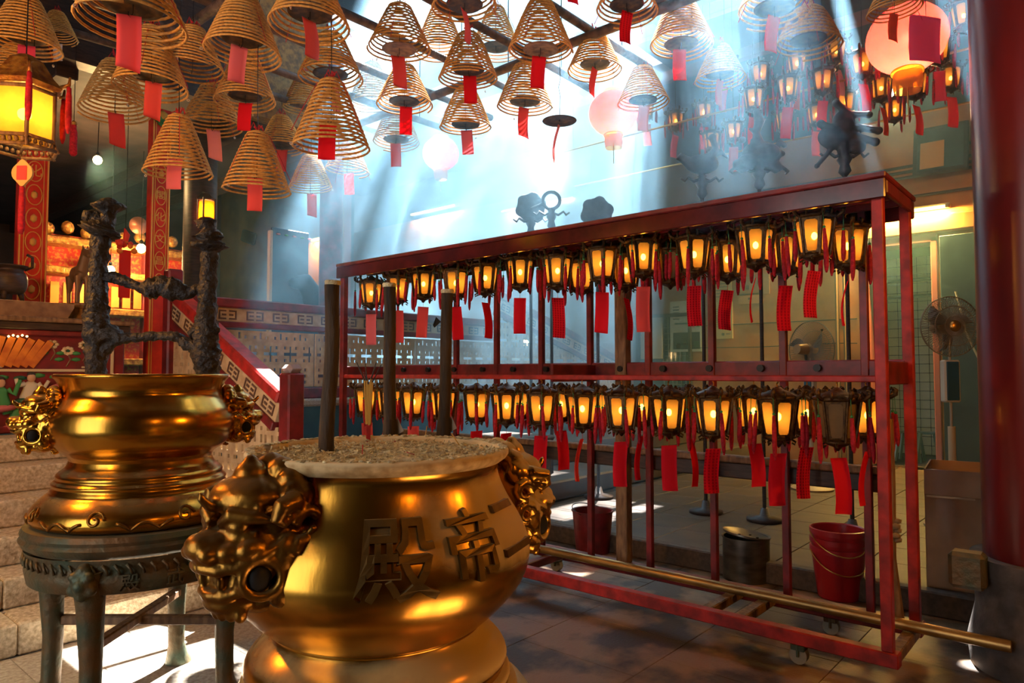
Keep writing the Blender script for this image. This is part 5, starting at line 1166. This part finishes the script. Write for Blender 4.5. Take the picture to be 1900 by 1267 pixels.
# ------------------------------------------------------------------ round paper lanterns
RPAP = shade('red_paper', (0.95, 0.07, 0.06), .6, .15, scale=8); GPAP = shade('gold_silk', (1.0, .55, .12), .6, .25)
def round_lantern(px, py, rpx, P, label):
    v = on_p(px, py, P); r = rpx / F * v.xy.dot(Vector((CA, SA)))
    t = thing('round_lantern', label, 'lantern', v)
    prof = [(r * .36 * 1, -r * .86)] + [(r * math.cos(a), r * .92 * math.sin(a)) for a in [-1.2 + 2.4 * i / 14 for i in range(15)]] + [(r * .36, r * .86)]
    MB().lathe(prof, 32, capb=False, capt=False, wob=lambda a, z: 1 + .012 * math.sin(16 * a)).build('paper_globe', RPAP, t, True)
    for s in (-1, 1): MB().lathe([(r * .36, s * r * .84), (r * .4, s * r * .88), (r * .4, s * r * .95), (r * .3, s * r * .97)], 24).build('gilt_collar', GPAP, t, True)
    MB().lathe([(r * .36, -r * .95), (r * .38, -r * 1.2), (r * .34, -r * 1.45)], 24, capb=False, capt=False, wob=lambda a, z: 1 + .06 * math.sin(20 * a)).build('fringe', GPAP, t, True)
    MB().tube([(0, 0, -r * 1.0), (0, 0, -r * 2.1)], r * .02, 5).build('pull_cord', BRASSW, t)
    MB().tube([(0, 0, r * .95), (0, 0, 6.3 - v.z)], .004, 5).build('cord', WIRE, t)
    put('bulb', MB().ball((0, 0, .0), r * .14, 2).mesh('bulb', True), emit('round_bulb', (1, .8, .5), 22), t)
    l = bpy.data.lights.new('round_lamp', 'POINT'); l.energy = 45; l.color = (1, .7, .4); l.shadow_soft_size = r * .15
    o = bpy.data.objects.new('lamp', l); COL.objects.link(o); o.parent = t; o.location = (0, 0, -r * .3)
round_lantern(1682, 72, 70, 6.9, 'big round red paper lantern with gold fringe near the column')
round_lantern(1138, 210, 46, 7.2, 'round pinkish lantern with gold fringe in the smoke at mid court')
round_lantern(818, 285, 34, 7.6, 'faint round lantern behind the sunlit coils at the left of the smoke')
TAGS['magnt'] = tag_mat('tag_bright_magenta', (0.98, .16, .34))
# extra hanging tag at the right end, large and magenta
v = on_p(1718, 30, 6.3); t = thing('hanging_wish_tag', 'large magenta wish tag hanging in front of the big round lantern', 'tag', v); wish_tag(t, 'magnt', .32, .36, VIEW + .3, (0, 0, 0), .3, 0, 'paper'); MB().tube([(0, 0, 0), (0, 0, 6.3 - v.z)], .003, 5).build('cord', WIRE, t)

# ------------------------------------------------------------------ ritual emblems on staffs behind the rack
TEAL = mat('emblem_pewter', (.10, .12, .13), (.05, .06, .07), rough=.45, metal=.5, scale=12, bump=.2)
def emblem(px, py, label, draw, P=6.4):
    v = on_p(px, py, P); t = thing('ritual_staff', label, 'ritual staff', (v.x, v.y, .15), VIEW)
    h = v.z - .15
    MB().tube([(0, 0, 0.02), (0, 0, h - .25)], .018, 8).build('staff', DARKW, t)
    MB().lathe([(.16, 0), (.16, .03), (.05, .05), (.03, .12)], 16).build('foot', DARKW, t, True)
    MB().lathe([(.02, h - .34), (.05, h - .3), (.035, h - .24), (.06, h - .19), (.03, h - .15), (.045, h - .12), (.02, h - .1)], 10, wob=lambda a, z: 1 + .15 * math.sin(6 * a)).build('knop', TEAL, t, True)
    b = MB(); draw(b, h); remesh('emblem', b, .011, TEAL, t, 1)
    b = MB()
    for s in (-1, 1): b.tube([(0, 0, h - .14), (s * .08, 0, h - .17), (s * .14, 0, h - .13), (s * .17, 0, h - .17), (s * .21, 0, h - .14)], [.016, .016, .014, .014, .01], 6)
    b.build('cloud_scroll', TEAL, t, True)
def d_bird(b, h):
    b.ball((0, 0, h), (.17, .06, .10), 3); b.tube([(.08, 0, h + .05), (.14, 0, h + .16), (.11, 0, h + .26)], [.06, .035, .035], 8); b.ball((.11, 0, h + .27), .04, 2); b.tube([(.11, 0, h + .27), (.03, 0, h + .25)], [.02, .006], 6)
    b.tube([(-.1, 0, h), (-.22, 0, h + .08), (-.25, 0, h + .05)], [.06, .04, .01], 8); b.tube([(.0, 0, h + .06), (.2, 0, h + .12), (.26, 0, h + .06)], [.04, .03, .01], 8); b.tube([(0, 0, h - .05), (0, 0, h - .16)], .03, 8)
def d_crab(b, h):
    b.ball((0.03, 0, h), (.19, .05, .12), 3); b.ball((.06, -.03, h + .01), (.13, .05, .08), 3); b.ball((-.1, -.02, h - .07), (.10, .05, .06), 3)
    for x, z, r in ((-.15, .13, .035), (-.05, .12, .03), (.20, .10, .035), (.22, .0, .03), (.16, -.11, .05), (-.2, -.1, .05), (.24, .08, .03)): b.ball((x, 0, h + z), (r, r * .7, r), 2)
    b.tube([(.0, 0, h + .08), (-.02, 0, h + .2), (.01, 0, h + .30), (-.02, 0, h + .42)], [.06, .035, .05, .03], 8); b.tube([(-.02, 0, h + .2), (-.09, 0, h + .24)], [.03, .012], 6); b.tube([(0, 0, h + .3), (.07, 0, h + .33)], [.03, .012], 6)
    b.tube([(0, 0, h - .06), (0, 0, h - .2)], [.06, .035], 8)
    for s in (-1, 1): b.tube([(s * .06, 0, h - .11), (s * .16, 0, h - .17), (s * .22, 0, h - .13), (s * .27, 0, h - .17), (s * .24, 0, h - .2)], [.03, .024, .024, .02, .012], 7)
def d_hand(b, h):
    b.ball((-.08, 0, h), (.15, .05, .11), 3); b.ball((.1, 0, h - .08), (.09, .045, .07), 3); b.ball((.0, 0, h + .12), (.10, .05, .12), 3)
    for p0, p1, r in (((-.05, h - .03), (-.24, h - .25), .02), ((.03, h + .03), (.27, h - .04), .032), ((.05, h + .1), (.30, h + .06), .03), ((.02, h + .2), (.22, h + .2), .028), ((-.1, h + .08), (-.2, h + .12), .03), ((.05, h + .2), (-.06, h + .30), .03)): b.tube([(p0[0], 0, p0[1]), (p1[0], 0, p1[1])], [r * 1.2, r], 8); b.ball((p1[0], 0, p1[1]), r * 1.25, 2)
    b.tube([(-.02, 0, h - .06), (0, 0, h - .2)], .05, 8)
def d_ring(b, h):
    b.tube([(.10 * math.cos(a), 0, h + .1 * math.sin(a)) for a in [PI / 8 * i for i in range(16)]], .022, 8, closed=True); b.tube([(0, 0, h - .09), (0, 0, h - .2)], .03, 8); b.tube([(-.1, 0, h - .04), (-.24, 0, h - .1)], .02, 8)
def d_coin(b, h):
    b.ball((0, 0, h), (.15, .035, .15), 3); b.tube([(.15 * math.cos(a), 0, h + .15 * math.sin(a)) for a in [PI / 10 * i for i in range(20)]], .02, 8, closed=True)
    for k in range(6): b.ball((.12 * math.cos(k * 1.05 + .3), 0, h + .12 * math.sin(k * 1.05 + .3)), (.075, .035, .075), 2)
    b.tube([(0, 0, h - .12), (0, 0, h - .2)], .035, 8)
emblem(1302, 305, 'staff with a cast bird emblem behind the rack, left of the crab emblem', d_bird)
emblem(1408, 285, 'staff with a cast crab emblem standing behind the rack', d_crab)
emblem(1566, 255, 'staff with a cast hand-like emblem nearest the round red lantern', d_hand)
emblem(1023, 372, 'staff with a small ring emblem deep in the smoke', d_ring)
emblem(1108, 395, 'staff with a coin-shaped emblem deep in the smoke', d_coin)
emblem(985, 385, 'staff with a fan-like disc emblem left of the ring emblem', d_coin)
v = on_p(1050, 395, 11.1)
t = thing('wall_sign_frame', 'dark framed sign with a salmon border on the wall behind the emblems', 'picture', v)
MB().cbox(-.03, .0, -1.0, .5, -.75, .35, .01).build('border', mat('salmon_border', (.5, .2, .14), rough=.6), t); MB().cbox(-.04, -.03, -.8, .3, -.55, .15, .004).build('panel', DARKW, t)

# mirror in a frame, notices
v = on_p(1745, 277, 11.1)
t = thing('framed_mirror', 'tilted framed mirror with an orange reflection coloured in, high on the back wall', 'mirror', v); t.rotation_euler = (0, R(14), 0)
MB().cbox(-.03, .04, -.33, .33, -.36, .36, .008).build('frame', DARKW, t); MB().cbox(-.036, -.03, -.28, .28, -.31, .31, .002).build('glass', mat('mirror_glass', (.8, .8, .8), rough=.06, metal=1), t); MB().cbox(-.04, -.034, -.05, .24, -.28, .12, .002).build('painted_reflection', mat('amber_reflection', (.6, .3, .1), rough=.3), t)  # orange sheet on the glass stands in for a reflection
def sheet(px0, px1, py0, py1, name, lab, cat, bg_, marks, P=11.185, names='printed_line'):
    a = on_p(px0, py0, P); c = on_p(px1, py1, P); y0, y1 = c.y, a.y; z0, z1 = c.z, a.z
    t = thing(name, lab, cat, (P, (y0 + y1) / 2, (z0 + z1) / 2)); w_, h = y1 - y0, z1 - z0
    MB().cbox(-.004, .01, -w_ / 2, w_ / 2, -h / 2, h / 2, .002).build('sheet', bg_, t)
    for (u0, u1, v0, v1, m_) in marks: MB().box(-.006, -.003, w_ / 2 - u1 * w_, w_ / 2 - u0 * w_, h / 2 - v1 * h, h / 2 - v0 * h).build(names, m_, t)
    return t
PAPER = mat('aged_paper', (.62, .47, .20), rough=.8); INK = mat('print_ink', (.10, .07, .04), rough=.8); GRN = mat('print_green', (.03, .16, .14), rough=.6); DKG = mat('print_dark', (.03, .035, .03), rough=.6); PALEG = mat('poster_pale', (.55, .58, .45), rough=.6)
sheet(1243, 1302, 560, 652, 'poster', 'pale poster with a dark picture block and a green border, low on the back wall', 'poster', PALEG, [(.1, .95, .62, .95, DKG), (.15, .6, .43, .46, GRN), (.62, .8, .47, .54, ROBES[2]), (.85, .95, .46, .53, ROBES[0]), (.2, .34, .84, .93, ROBES[2]), (.42, .55, .82, .87, PAPER), (.62, .72, .86, .93, ROBES[3]), (.76, .92, .8, .92, ROBES[0])] + [(.1, .3, .1 + .06 * k, .125 + .06 * k, INK) for k in range(5)])
sheet(1314, 1360, 562, 628, 'notice', 'yellowed typed notice with a round seal, taped below another on the back wall', 'notice', PAPER, [(.45, .55, .08, .13, INK)] + [(.2, .2 + .6 * (0.7 + .3 * math.sin(k * 2.3)), .18 + .06 * k, .195 + .06 * k, INK) for k in range(9)] + [(.55, .66, .84, .91, INK), (.72, .9, .86, .88, INK)])
sheet(1312, 1358, 505, 560, 'notice', 'upper yellowed typed notice on the back wall, half behind tassels', 'notice', PAPER, [(.15, .85, .2 + .1 * k, .225 + .1 * k, INK) for k in range(7)])
sheet(1370, 1428, 512, 545, 'notice', 'brown card notice beside the yellowed ones, with a few dark characters', 'notice', mat('brown_card', (.36, .22, .11), rough=.7), [(.25, .35, .5, .7, INK), (.62, .72, .3, .5, INK)])
sheet(1370, 1416, 546, 562, 'letter_box', 'small orange-brown letter box under the brown card notice', 'box', mat('orange_card', (.55, .28, .10), rough=.6), [(.4, .55, .4, .6, INK)])
o = MB().tube([(11.17, 5.5, 1.93), (11.17, 4.4, 1.92), (11.17, 3.2, 1.95), (11.17, 2.9, 1.94)], .006, 5).build('wall_cable', WIRE); tag(o, 'thin dark cable running low across the back wall below the notices', 'cable')
o = MB().tube([(11.04, 1.62, 2.6), (11.04, 1.5, 2.0), (11.04, 1.2, 1.2), (10.98, 1.1, .16)], .012, 6).build('hose', mat('grey_hose', (.3, .28, .24), rough=.6)); tag(o, 'pale loose cable hanging beside the blue-black door leaf', 'cable')

# ------------------------------------------------------------------ things on the floor
def fan(v, hz, yaw, r, label, front):
    t = thing('pedestal_fan', label, 'fan', v, yaw); h = hz - v.z
    MB().lathe([(.23, 0), (.235, .02), (.2, .045), (.05, .06), (.035, .09)], 28).build('base', mat('fan_base', (.30, .20, .11), rough=.5), t, True, sharp=40)
    MB().tube([(0, 0, .06), (0, 0, h * .5)], .030, 12).build('pole', mat('fan_cream', (.48, .40, .26), rough=.5), t, True, sharp=50); MB().tube([(0, 0, h * .5), (0, 0, h - .1)], .012, 10).build('inner_pole', mat('fan_steel', (.4, .38, .34), rough=.35, metal=.7), t)
    MB().cbox(-.07, .07, -.04, .04, h * .62, h - r - .03, .012).build('control_box', mat('fan_frame', (.5, .46, .36), rough=.5), t); MB().cbox(-.055, .055, -.046, .046, h * .63, h - r - .045, .006).build('control_panel', BLUEW, t)
    MB().tube([(0, .02, h), (0, .2, h)], [.07, .055], 14).build('motor', mat('motor_brown', (.34, .20, .08), rough=.4, metal=.3), t, True, sharp=40)
    MB().tube([(0, .05, h - .04), (0, .04, h - .16)], .025, 8).build('neck', WIRE, t)
    b = MB()
    for k in range(72):
        a = 2 * PI * k / 72; d = Vector((math.cos(a), 0, math.sin(a)))
        b.tube([d * .05 + Vector((0, -.09, h)), d * r * .75 + Vector((0, -.085, h)), d * r + Vector((0, -.03, h)), d * r * .8 + Vector((0, .04, h)), d * .06 + Vector((0, .06, h))], .0026, 4)
    for rr, y in ((r, -.03), (r * .66, -.088), (r * .33, -.09), (r, -.02)): b.tube([(rr * math.cos(a), y, h + rr * math.sin(a)) for a in [PI / 16 * i for i in range(32)]], .004, 5, closed=True)
    b.build('cage', mat('cage_wire', (.22, .18, .12), rough=.45, metal=.3), t)
    MB().lathe([(.001, .02), (.03, .018), (.05, 0), (.052, -.01)], 20).build('badge', BRASSW, t, True, (0, -.09, h)).rotation_euler = (PI / 2, 0, 0)
    for k in range(3):
        a0 = 2 * PI * k / 3; vs = []
        for i in range(7):
            for s in (0, 1):
                rr = .05 + (r * .88 - .05) * i / 6; a = a0 + (.35 + .65 * s * math.sin(PI * min(1, .25 + i / 8)) * 1.2) - .2
                for dy in (0, .004): vs.append((rr * math.cos(a), -.03 + .05 * s + dy, h + rr * math.sin(a)))
        fs = []
        for i in range(6):
            p = i * 4; fs += [(p, p + 4, p + 6, p + 2), (p + 1, p + 3, p + 7, p + 5), (p, p + 1, p + 5, p + 4), (p + 2, p + 6, p + 7, p + 3)]
        fs += [(0, 2, 3, 1), (24, 25, 27, 26)]
        MB().add(vs, fs).build('blade', mat('fan_blade', (.14, .13, .10), rough=.3), t)
v = at_y(1763, 700, 6.2); fan(Vector((v.x, v.y, .15)), at_y(1763, 606, 6.2).z, VIEW, .265, 'pedestal fan facing out, beside the dark door leaf and behind the cardboard box', True)
v = at_y(1503, 700, 8.2); fan(Vector((v.x, v.y, .15)), at_y(1505, 648, 8.2).z, VIEW + 2.0, .33, 'pedestal fan turned sideways on a round brown base, seen through the rack', False)
t = thing('cardboard_box', 'tall open cardboard box with shiny tape, standing on the raised floor by the column', 'box', (5.45, .72, .15), .12)
CARD = mat('cardboard', (.46, .29, .16), (.36, .22, .12), rough=.8, scale=5)
w_, d_, h = .27, .30, .74
for nm, b in (('side', (-d_, -d_ + .008, -w_, w_, 0, h)), ('side', (d_ - .008, d_, -w_, w_, 0, h)), ('side', (-d_, d_, -w_, -w_ + .008, 0, h)), ('side', (-d_, d_, w_ - .008, w_, 0, h)), ('bottom', (-d_, d_, -w_, w_, 0, .008))): MB().box(*b).build(nm, CARD, t)
MB().cbox(-d_ - .16, -d_, -w_, w_, h - .006, h, .002, Matrix.Translation((-d_, 0, h)) @ Matrix.Rotation(-1.35, 4, 'Y') @ Matrix.Translation((d_, 0, -h))).build('flap', CARD, t)
TP = mat('clear_tape', (.65, .5, .3), rough=.12, spec=.8)
for k, (y, z) in enumerate(((-.1, .60), (.05, .64), (.13, .585))): MB().cbox(-d_ - .002, -d_ + .002, y - .13, y + .13, z - .012 - .004 * k, z + .012, .001).build('tape', TP, t)
for k in range(3): MB().ball((-d_, -.1 - .07 * k, .55), (.003, .022, .03), 2).build('dark_stain', DARKW, t, True)
def pail(px, py, z, r0, r1, h, m, name, lab, extra):
    v = on_z(px, py, z); v = v + FWD * r0 * .9
    t = thing(name, lab, 'bucket', v); 
    MB().lathe([(r0, 0), (r0 * 1.005, .01), (r1, h), (r1 + .008, h), (r1 + .008, h + .008), (r1 - .008, h + .004), (r0 - .01, .015), (0.001, .012)], 40, capt=False).build('body', m, t, True, sharp=40)
    return t, v, r0, r1, h
REDPL = mat('red_plastic', (.42, .012, .018), rough=.3)
for k in range(3):
    v = on_z(1577, 1120, 0) + FWD * .15
    z = .06 * k
    t = thing('red_bucket', ('red plastic bucket with wire handle behind the rack, lowest of the nested three', 'middle one of the three nested red buckets behind the rack', 'topmost of the three nested red buckets behind the rack')[k], 'bucket', (v.x, v.y, z), 0, 'nested red buckets')
    s_ = .001 * k
    MB().lathe([(.13, 0), (.135, .01), (.168, .30), (.178, .302), (.178, .335), (.168, .338), (.161, .33), (.128, .02), (.001, .015)], 40, capt=False).build('body', REDPL, t, True, sharp=35)
    if k != 1: MB().tube([(.182 * math.cos(a), .182 * math.sin(a), .31 - .13 * math.sin(a - 2.2)) for a in [2.2 + PI * i / 16 for i in range(17)]], .004, 6).build('wire_handle', BRASSW, t)
t, v, r0, r1, h = pail(1398, 1084, 0, .165, .165, .30, mat('sooty_steel', (.16, .14, .11), (.07, .06, .05), rough=.35, metal=.8, scale=6, stretch=(1, 1, 3)), 'steel_bin', 'round sooty steel bin with a dented perforated lid behind the rack', None)
b = MB().lathe([(.001, .0), (.08, -.02), (.15, .01), (.168, .018), (.168, .03), (.15, .022), (.08, -.008), (.001, .012)], 32); b.build('lid', MATS['sooty_steel'], t, True, (0, 0, h + .0), None, 40).rotation_euler = (.12, .1, 0)
for k in range(6): MB().ball((.08 * math.cos(k), .08 * math.sin(k), h + .0), (.012, .012, .006), 1).build('lid_hole_shade', MATS['shade_black'], t, True)  # black blobs coloured in for the dark inside each perforation
MB().tube([(.166, .03, .26), (.19, .0, .22), (.166, -.03, .26)], .005, 6).build('ear_handle', WIRE, t)
t, v, r0, r1, h = pail(1103, 1030, .0, .14, .17, .34, REDP, 'dark_bucket', 'dark red bucket standing in shadow beyond the stout wooden rack post', None)
MB().tube([(.172 * math.cos(a), .172 * math.sin(a), .33 + .05 * math.sin(a)) for a in [PI * i / 12 for i in range(13)]], .004, 6).build('wire_handle', WIRE, t)
for k, (px, py) in enumerate(((1688, 840), (1722, 842))):
    v = on_z(px, py, .15); t = thing('plastic_stool', ('green plastic stool in the tiled room, nearer the rack', 'green plastic stool in the tiled room, nearer the door leaf')[k], 'stool', (12.2, v.y * 12.2 / v.x, .15), .3 * k)
    GP = mat('green_plastic', (.14, .26, .20), rough=.35)
    MB().cbox(-.13, .13, -.13, .13, .43, .46, .015).build('seat', GP, t)
    for sx in (-1, 1):
        for sy in (-1, 1): MB().tube([(sx * .11, sy * .11, .44), (sx * .17, sy * .17, 0)], [.03, .022], 4).build('leg', GP, t)
# sacrificial-ash poles: a leaning plank and a bench near the second stairs
t = thing('stone_block', 'low dark stone block on the platform steps behind the near urn', 'block', (5.75, 5.0, .361)); MB().cbox(-.2, .3, -.35, .35, 0, .42, .02).build('body', KERB, t); MB().cbox(-.23, .33, -.38, .38, .42, .47, .02).build('cap', KERB, t)

# ------------------------------------------------------------------ smoke
def haze(name, box, dens, colr, aniso, lab, lo, z0, z1, wis, ramps=()):
    m, t, o = nt(name + '_vol'); L = t.links
    v = N(t, 'ShaderNodeVolumeScatter'); v.inputs['Color'].default_value = c4(colr); v.inputs['Anisotropy'].default_value = aniso
    ab = N(t, 'ShaderNodeVolumeAbsorption'); ab.inputs['Color'].default_value = c4(colr)
    ad = N(t, 'ShaderNodeAddShader'); L.new(v.outputs[0], ad.inputs[0]); L.new(ab.outputs[0], ad.inputs[1]); L.new(ad.outputs[0], o.inputs['Volume'])
    tc = N(t, 'ShaderNodeTexCoord'); sx = N(t, 'ShaderNodeSeparateXYZ'); L.new(tc.outputs['Object'], sx.inputs[0])
    g = N(t, 'ShaderNodeMapRange', interpolation_type='SMOOTHSTEP'); g.inputs[1].default_value = z0; g.inputs[2].default_value = z1; g.inputs[3].default_value = dens * lo; g.inputs[4].default_value = dens; qa = N(t, 'ShaderNodeMath', operation='MULTIPLY_ADD'); L.new(sx.outputs[1], qa.inputs[0]); qa.inputs[1].default_value = .4; qa.inputs[2].default_value = -1.4
    za = N(t, 'ShaderNodeMath', operation='ADD'); L.new(qa.outputs[0], za.inputs[0]); L.new(sx.outputs[2], za.inputs[1]); L.new(za.outputs[0], g.inputs[0])   # the smoke hangs lower over the altar side
    n1 = N(t, 'ShaderNodeTexNoise', Scale=wis[0], Detail=wis[3], Distortion=wis[4]); L.new(tc.outputs['Object'], n1.inputs['Vector'])
    r = N(t, 'ShaderNodeMapRange'); r.inputs[1].default_value = .38; r.inputs[2].default_value = .66; r.inputs[3].default_value = wis[1]; r.inputs[4].default_value = wis[2]; L.new(n1.outputs[0], r.inputs[0])
    cur = g.outputs[0]; fac = [r.outputs[0]]
    for ax, e0, e1, l_ in ramps:
        q = N(t, 'ShaderNodeMapRange', interpolation_type='SMOOTHSTEP'); q.inputs[1].default_value = e0; q.inputs[2].default_value = e1; q.inputs[3].default_value = l_; L.new(sx.outputs[ax], q.inputs[0]); fac.append(q.outputs[0])
    for s_ in fac:
        k = N(t, 'ShaderNodeMath', operation='MULTIPLY'); L.new(cur, k.inputs[0]); L.new(s_, k.inputs[1]); cur = k.outputs[0]
    L.new(cur, v.inputs['Density']); L.new(cur, ab.inputs['Density'])
    ob = MB().box(*box).build(name, m); stuff(ob); tag(ob, lab, 'smoke')
    return ob
haze('smoke', (2.6, 10.9, 0.5, 8.4, 0.3, 6.2), 0.52, (0.32, 0.63, 0.88), 0.35, 'blue incense smoke filling the court under the roof openings', 0.09, 0.9, 4.1, (1.9, 0.2, 1.75, 5, 1.6), ((1, 2.8, 5.2, .28), (0, 3.5, 5.3, .05)))
# added lanterns out of view, warm fill light for urns and coils
for k, (p, q, z, pw) in enumerate(((-1.6, 2.6, 2.9, 110), (0.6, -1.6, 2.9, 60), (3.3, -1.2, 2.7, 260), (0.2, 4.3, 2.7, 230))):
    t = thing('fill_lantern', ('added paper lantern out of view for fill light, beside the stairs', 'added paper lantern out of view for fill light, beside the right wall', 'added paper lantern out of view for fill light, nearest the big column', 'round paper lantern hanging over the foot of the stone stairs')[k], 'lantern', (p, q, z))
    MB().lathe([(.06, -.17), (.15, -.1), (.18, 0), (.15, .1), (.06, .17)], 24, capb=False, capt=False).build('paper_globe', GPAP, t, True)
    MB().tube([(0, 0, .15), (0, 0, 6.28 - z)], .004, 5).build('cord', WIRE, t)
    l = bpy.data.lights.new('fill_lamp', 'POINT'); l.energy = pw; l.color = (1, .72, .40); l.shadow_soft_size = .05
    o = bpy.data.objects.new('lamp', l); COL.objects.link(o); o.parent = t
